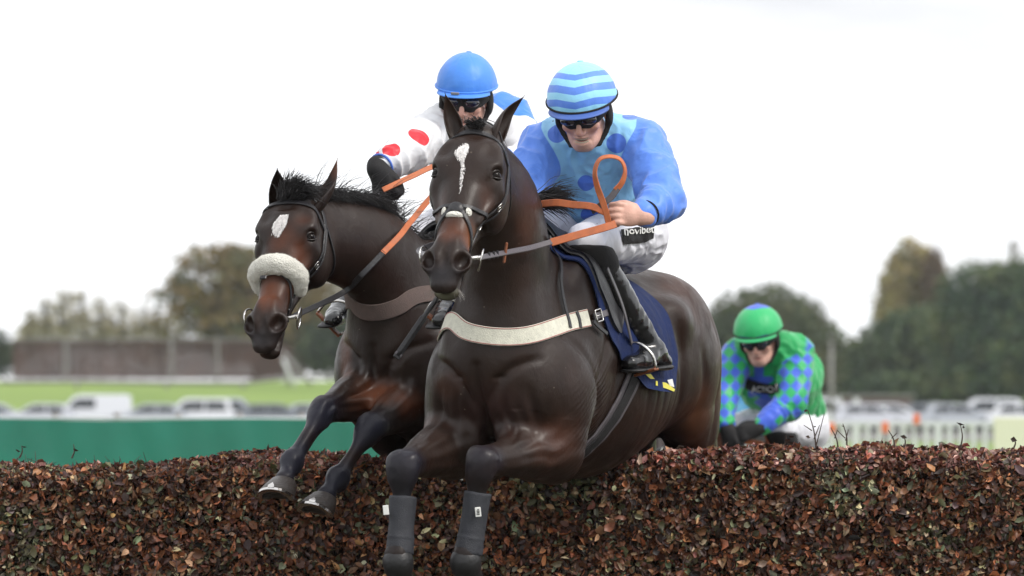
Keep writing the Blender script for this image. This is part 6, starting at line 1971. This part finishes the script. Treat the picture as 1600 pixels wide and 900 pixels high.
spots2 = [(H2(0, -.02, .43), (.07, .08, .10), (.12, .038, .016), .9), (H2(.06, -.06, .36), (.04, .06, .12), (.12, .04, .016), .8), (H2(0, -.05, .585), (.075, .075, .050), (.024, .020, .022), .97),
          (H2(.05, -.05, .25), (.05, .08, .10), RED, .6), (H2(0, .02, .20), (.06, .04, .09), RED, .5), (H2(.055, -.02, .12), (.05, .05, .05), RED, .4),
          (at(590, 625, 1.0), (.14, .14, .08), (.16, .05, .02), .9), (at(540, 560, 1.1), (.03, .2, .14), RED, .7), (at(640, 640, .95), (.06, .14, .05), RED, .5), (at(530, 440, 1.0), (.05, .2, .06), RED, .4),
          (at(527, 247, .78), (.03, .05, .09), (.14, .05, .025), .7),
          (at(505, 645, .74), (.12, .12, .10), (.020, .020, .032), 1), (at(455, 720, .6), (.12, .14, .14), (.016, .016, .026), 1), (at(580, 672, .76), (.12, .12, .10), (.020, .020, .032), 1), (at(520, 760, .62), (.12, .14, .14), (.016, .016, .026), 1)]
horse2, sd2, sf2, body2, mesh2 = build_horse('racehorse', 'bay racehorse with a thick white sheepskin noseband, left of the leading horse', B2, H2, J2, B2(0, 0, 0), ears2, .0062, mouth=.012, spots=spots2, seed=8, hi=np.array([9, 3.4, 9]))
face_patch(sf2, 'star', H2, star_px([(426, 362), (428, 352), (440, 338), (451, 337), (449, 350), (441, 362), (434, 370)], H2), M['star'], horse2)
bridle2, bits2, side2, dors2 = bridle(horse2, sf2, H2, 'sheepskin')
# sheepskin roll over the nose
sx = Sdf(); arc = [side2(-1, -.085, .345), side2(-1, -.045, .325), dors2(-.035, .315), dors2(0, .312), dors2(.035, .315), side2(1, -.045, .325), side2(1, -.09, .35)]
outw = [-H2.M[0], nrm(-H2.M[0] + H2.M[1]), nrm(H2.M[1] - .3 * H2.M[0]), H2.M[1], nrm(H2.M[1] + .3 * H2.M[0]), nrm(H2.M[0] + H2.M[1]), H2.M[0]]
arcp = [p + o * .014 for p, o in zip(arc, outw)]
sx.chain(arcp, [.024, .031, .036, .037, .037, .034, .026], H2.M[2], k=.02, n=6)
X, F = sx.mesh(.005, 1, disp=lambda X: .0022 * fbm(X * 60, 3, 5) + .0018 * fbm(X * 20, 2, 6))
nb_ = link_mesh('sheepskin_noseband', X, F, M['sheepskin'], bridle2, True)
mb = MB(); r_ = random.Random(8); Nv = vnormals(X, F)
for i in r_.sample(range(len(X)), min(4500, len(X))):
    p = X[i]; d = nrm(Nv[i] + np.array([r_.gauss(0, .5) for _ in range(3)])); s_ = nrm(np.cross(d, [r_.gauss(0, 1), r_.gauss(0, 1), r_.gauss(0, 1)])) * .0009
    mb.add([p - s_, p + s_, p + d * r_.uniform(.002, .005)], [(0, 1, 2)])
mb.build('wool_fibres', M['sheepskin'], nb_)
mb = MB(); c = dors2(-.018, .345) + H2.M[1] * .030 + H2.M[2] * .03; mb.box(c, (.024, .006, .016), H2.M.T, .003); mb.build('noseband_stud', M['leather'], nb_)
strap_on(sf2, 'noseband_strap', [dors2(.0, .335), side2(1, -.03, .36), side2(1, -.07, .42), H2(.04, -.13, .46)], .009, .004, M['leather'], bridle2, lift=.003)
strap_on(sf2, 'breast_strap', [B2(-.27, .10, 1.30), sf2.px(536, 468), sf2.px(560, 483), sf2.px(590, 488), sf2.px(625, 478), sf2.px(655, 460), B2(.26, .16, 1.42), B2(.27, .0, 1.48)], .058, .005, M['band_grey'], horse2, lift=.004, it=10)
rows = []
for f in np.linspace(.08, -.62, 30): rows.append((f, -100, 100))
cloth2, _ = drape(sf2, B2, rows, lambda f, a: .010 + abs(wave(f, a, .004)), 'saddle_cloth', mat('pale_saddle_cloth', (.55, .55, .58), .8, bump=.3), horse2)
rows = []
for f in np.linspace(.05, -.42, 24):
    t = (.05 - f) / .47; a1 = 24 + 54 * math.sin(math.pi * min(1, (t * 1.35 + .14))) ** .8 if t < .62 else 28
    rows.append((f, -a1, a1))
drape(sf2, B2, rows, lambda f, a: .024 + .030 * math.exp(-(a / 22) ** 2), 'saddle', M['leather'], horse2, thick=.014)
for s_ in 'LR':
    d = J2['hd' + s_]; c = J2['hoof' + s_] - d * .02
    dd = nrm(d + np.array([0, 0, -.6])); sg = J2['hs' + s_]; sg = nrm(sg - dd * np.dot(sg, dd)); sg = sg if np.cross(sg, dd)[1] < 0 else -sg
    V_, F_, _ = hoof_geo(c, dd, sg, 1.10); hf = link_mesh('hoof', V_, F_, M['hoof'], horse2, True)
    V_, F_ = shoe_geo(c, dd, sg, 1.10); link_mesh('horseshoe', V_, F_, M['metal'], hf, False)
crest2 = [H2(0, -.03, -.02), at(560, 292, .95), at(600, 318, 1.1), at(650, 340, 1.3), at(690, 352, 1.42)]
mane_run('mane', sf2, crest2[:3], None, .085, horse2, 13, 1500, .26, .9, .0009, (1.0, .25, .25))
mane_run('mane', sf2, crest2[1:], None, .06, horse2, 14, 900, .28, 1.2, .0009, (.9, .0, -.3))
mane_strands('forelock', [H2(-.03, .01, .02), H2(0, .02, .01), H2(.03, .01, .02)], [H2.v(.1, .3, -.8), H2.v(.4, .3, -.8), H2.v(.9, .2, -.7)], .085, horse2, 16, .0009, 800, .30, .6)
mane_run('mane', sf2, crest2[:4], None, .15, horse2, 19, 170, .45, .35, .0008, (1.1, .3, .55))
reins2 = bpy.data.objects.new('reins', None); COL.objects.link(reins2); reins2.parent = horse2
def over2(x, y, l_=.022):
    p = sf2.px(x, y); a, nn = sf2.near(p); return p + nn * l_
rein(reins2, 'rein_leather', [bits2[1], over2(535, 446, .03), over2(562, 425), over2(594, 394)], .020, .004, M['leather'])
rein(reins2, 'rein_grip', [over2(592, 396), over2(618, 371), over2(642, 346), at(690, 293, 1.2), at(760, 250, 1.28)], .021, .004, M['orange'])
rein(reins2, 'rein_grip', [at(598, 297, 1.03), at(615, 289, 1.05), at(645, 275, 1.1), at(690, 256, 1.18), at(760, 245, 1.28)], .019, .004, M['orange'])
rein(reins2, 'rein_leather', [bits2[-1], at(430, 440, .62), at(505, 350, .95), at(592, 300, 1.03)], .018, .004, M['leather'])
# ------------------------------------------------------------------ second rider
HR2 = Fr(at(728, 155, 1.42), pframe(-8, 15, -3), .98)
WH, BL, RD = (.78, .78, .80), (.045, .22, .70), (.68, .015, .03)
JR2 = dict(neckbase=a_(742, 208, 1.56), chest=a_(760, 262, 1.70), pelvis=a_(806, 325, 2.02), seat=a_(822, 345, 2.08), back=a_(775, 215, 1.80),
           shL=a_(792, 182, 1.62), elL=a_(826, 262, 1.46), wrL=a_(780, 250, 1.30),
           shR=a_(692, 200, 1.50), elR=a_(640, 236, 1.26), wrR=a_(590, 264, 1.10),
           hipL=a_(845, 345, 1.98), knL=a_(790, 375, 1.58), anL=a_(800, 540, 1.70), toeL=a_(790, 570, 1.55),
           hipR=a_(770, 335, 1.98), knR=a_(655, 368, 1.62), anR=a_(543, 476, 1.56), toeR=a_(521, 500, 1.40),
           handL=(nrm([-1, -.3, .1]), nrm([.1, -1, .25]), nrm([.05, .2, 1.])), handR=(nrm([.35, -.25, -1]), nrm([-.75, -.8, -.05]), nrm([.9, -.55, .45])))
M['silk_white'] = silk_mat('white_red_spotted_silk', WH, WH, RD, BL)
def band2(X): return np.maximum(.14 - np.sqrt(((X - JR2['shL'] - np.array([.02, .02, .03])) ** 2).sum(1)), -1)
def dot2(px, py, Y, r): return (a_(px, py, Y), r)
rider2, _ = build_rider('person', 'jockey in white silks with red spots and a plain blue cap, on the sheepskin-noseband horse', JR2['pelvis'], JR2, HR2, dict(silk=M['silk_white']), res=.0055, gloves=True,
    dots=[((656, 211), .042), ((611, 232), .034), ((579, 243), .032), ((735, 262), .04)], band_fn=band2, seed=14, cuff=[(.012, .0045, mat('blue_cuff', (.06, .15, .55), .6))])
M['cap_blue'] = band_mat('blue_cap', [(0, (.06, .25, .78)), (255, (.06, .25, .78))])
helmet(rider2, HR2, M['cap_blue'], shell=M['cap_blue'], wid=.93); goggles(rider2, HR2, 1.5); harness(rider2, HR2)
stirrup(horse2, JR2, 'R', B2(-.24, -.05, 1.42)); stirrup(horse2, JR2, 'L', B2(.24, -.05, 1.42))
# goggles pushed onto the shell, pale badge
mb = MB(); c = HR2(-.022, .128, .048); mb.box(c, (.030, .006, .010), HR2.M.T, .002); mb.build('helmet_badge', M['band_pale'] if 'band_pale' in M else M['rail_grey'], rider2)

# ------------------------------------------------------------------ third horse: a copy of the first, lower and farther back
off3 = np.array([at(1066, 610, 9.62) - at(742, 196, -.38)])[0]
def copy_tree(o, parent=None):
    c = o.copy(); COL.objects.link(c); c.parent = parent
    for ch in list(o.children): copy_tree(ch, c)
    return c
horse3 = copy_tree(horse1); horse3.location = tuple(np.array(horse1.location) + off3)
horse3['label'] = 'third horse, almost hidden behind the hedge under the jockey in green'
# ------------------------------------------------------------------ third rider
Y3 = 9.9
HR3 = Fr(a_(1186, 531, Y3 - .1), pframe(-13, 18, 4), 1.0)
GR, BU = (.015, .36, .10), (.05, .12, .62)
JR3 = dict(neckbase=a_(1208, 548, Y3), chest=a_(1212, 592, Y3 + .12), pelvis=a_(1240, 655, Y3 + .42), seat=a_(1248, 672, Y3 + .46), back=a_(1234, 580, Y3 + .28),
           shL=a_(1246, 552, Y3), elL=a_(1236, 630, Y3 - .18), wrL=a_(1186, 668, Y3 - .30),
           shR=a_(1156, 556, Y3 + .02), elR=a_(1128, 615, Y3 - .12), wrR=a_(1135, 668, Y3 - .28),
           hipL=a_(1256, 668, Y3 + .36), knL=a_(1218, 672, Y3 - .02), anL=a_(1262, 790, Y3 + .2), toeL=a_(1250, 815, Y3 + .05),
           hipR=a_(1230, 655, Y3 + .40), knR=a_(1150, 668, Y3 + .10), anR=a_(1090, 760, Y3 + .2), toeR=a_(1070, 785, Y3 + .05),
           handL=(nrm([-1, -.2, -.35]), nrm([.1, -1, .25]), nrm([-.2, .2, 1.])), handR=(nrm([.3, -.3, -1]), nrm([-.6, -.8, 0]), nrm([.8, -.5, .4])))
def sleeves3(X, s_):
    u = (X[:, 0] + X[:, 2] * .9) / .058; v = (X[:, 0] - X[:, 2] * .9) / .058
    ch = np.sin(u * math.pi) * np.sin(v * math.pi) * .02
    return np.minimum(ch, s_ - .012)
def star_fn(X):
    c = a_(1186, 598, Y3 - .05); x = (X[:, 0] - c[0]); z = (X[:, 2] - c[2]); f = X[:, 1] < Y3 + .12
    d = np.minimum(.055 - np.abs(x) * .9 - np.abs(z) * .5 + .02 * np.cos(5 * np.arctan2(x, z)), 1)
    c2 = a_(1196, 640, Y3); d2 = .085 - np.abs(X[:, 0] - c2[0]) - np.abs(X[:, 2] - c2[2])
    return np.where(f, np.maximum(d, d2), -1)
M['silk_green'] = silk_mat('green_blue_silk', GR, BU, BU, BU, soft=.005)
rider3, _ = build_rider('person', 'out-of-focus jockey in green and blue silks, low behind the hedge at right', JR3['pelvis'], JR3, HR3, dict(silk=M['silk_green']), res=.008, gloves=True, sleeve_fn=sleeves3, band_fn=star_fn, seed=24, mouth=.003)
M['cap_green'] = band_mat('green_cap', [(0, BU), (34, (.015, .42, .13)), (104, (.02, .10, .25)), (116, (.015, .36, .12)), (255, (.015, .36, .12))])
helmet(rider3, HR3, M['cap_green']); goggles(rider3, HR3, 1.5); harness(rider3, HR3)
slk = [c for c in rider3.children if c.name.startswith('silks')][0]
sw = np.array([v.co[:] for v in slk.data.vertices]) + np.array(rider3.location)
sfs = Surf(sw, np.array([list(p.vertices) for p in slk.data.polygons]))
b3 = band_on(sfs, [(1166, 590), (1185, 596), (1205, 600), (1218, 600)], [(1166, 607), (1185, 613), (1205, 616), (1218, 614)], M['black_cloth'], rider3, 'chest_band', lift=.006)
text_on(sfs, 'ACTION', (1176, 611), (1216, 611), 0, 9, M['tag_white'], rider3, lift=.012, bold=.01)
# ------------------------------------------------------------------ thin autumn haze
hz = bpy.data.materials.new('haze'); hz.use_nodes = True
hn, hl_ = hz.node_tree.nodes, hz.node_tree.links
hn.remove(hn['Principled BSDF'])
pv = hn.new('ShaderNodeVolumePrincipled')
pv.inputs['Color'].default_value = (.90, .95, 1.0, 1); pv.inputs['Density'].default_value = .00014; pv.inputs['Anisotropy'].default_value = .2
hl_.new(pv.outputs[0], hn['Material Output'].inputs['Volume'])
mb = MB(); mb.box((0, 360, 22), (900, 830, 52)); hob = mb.build('haze', hz); hob['kind'] = 'stuff'
scene.cycles.volume_bounces = 0
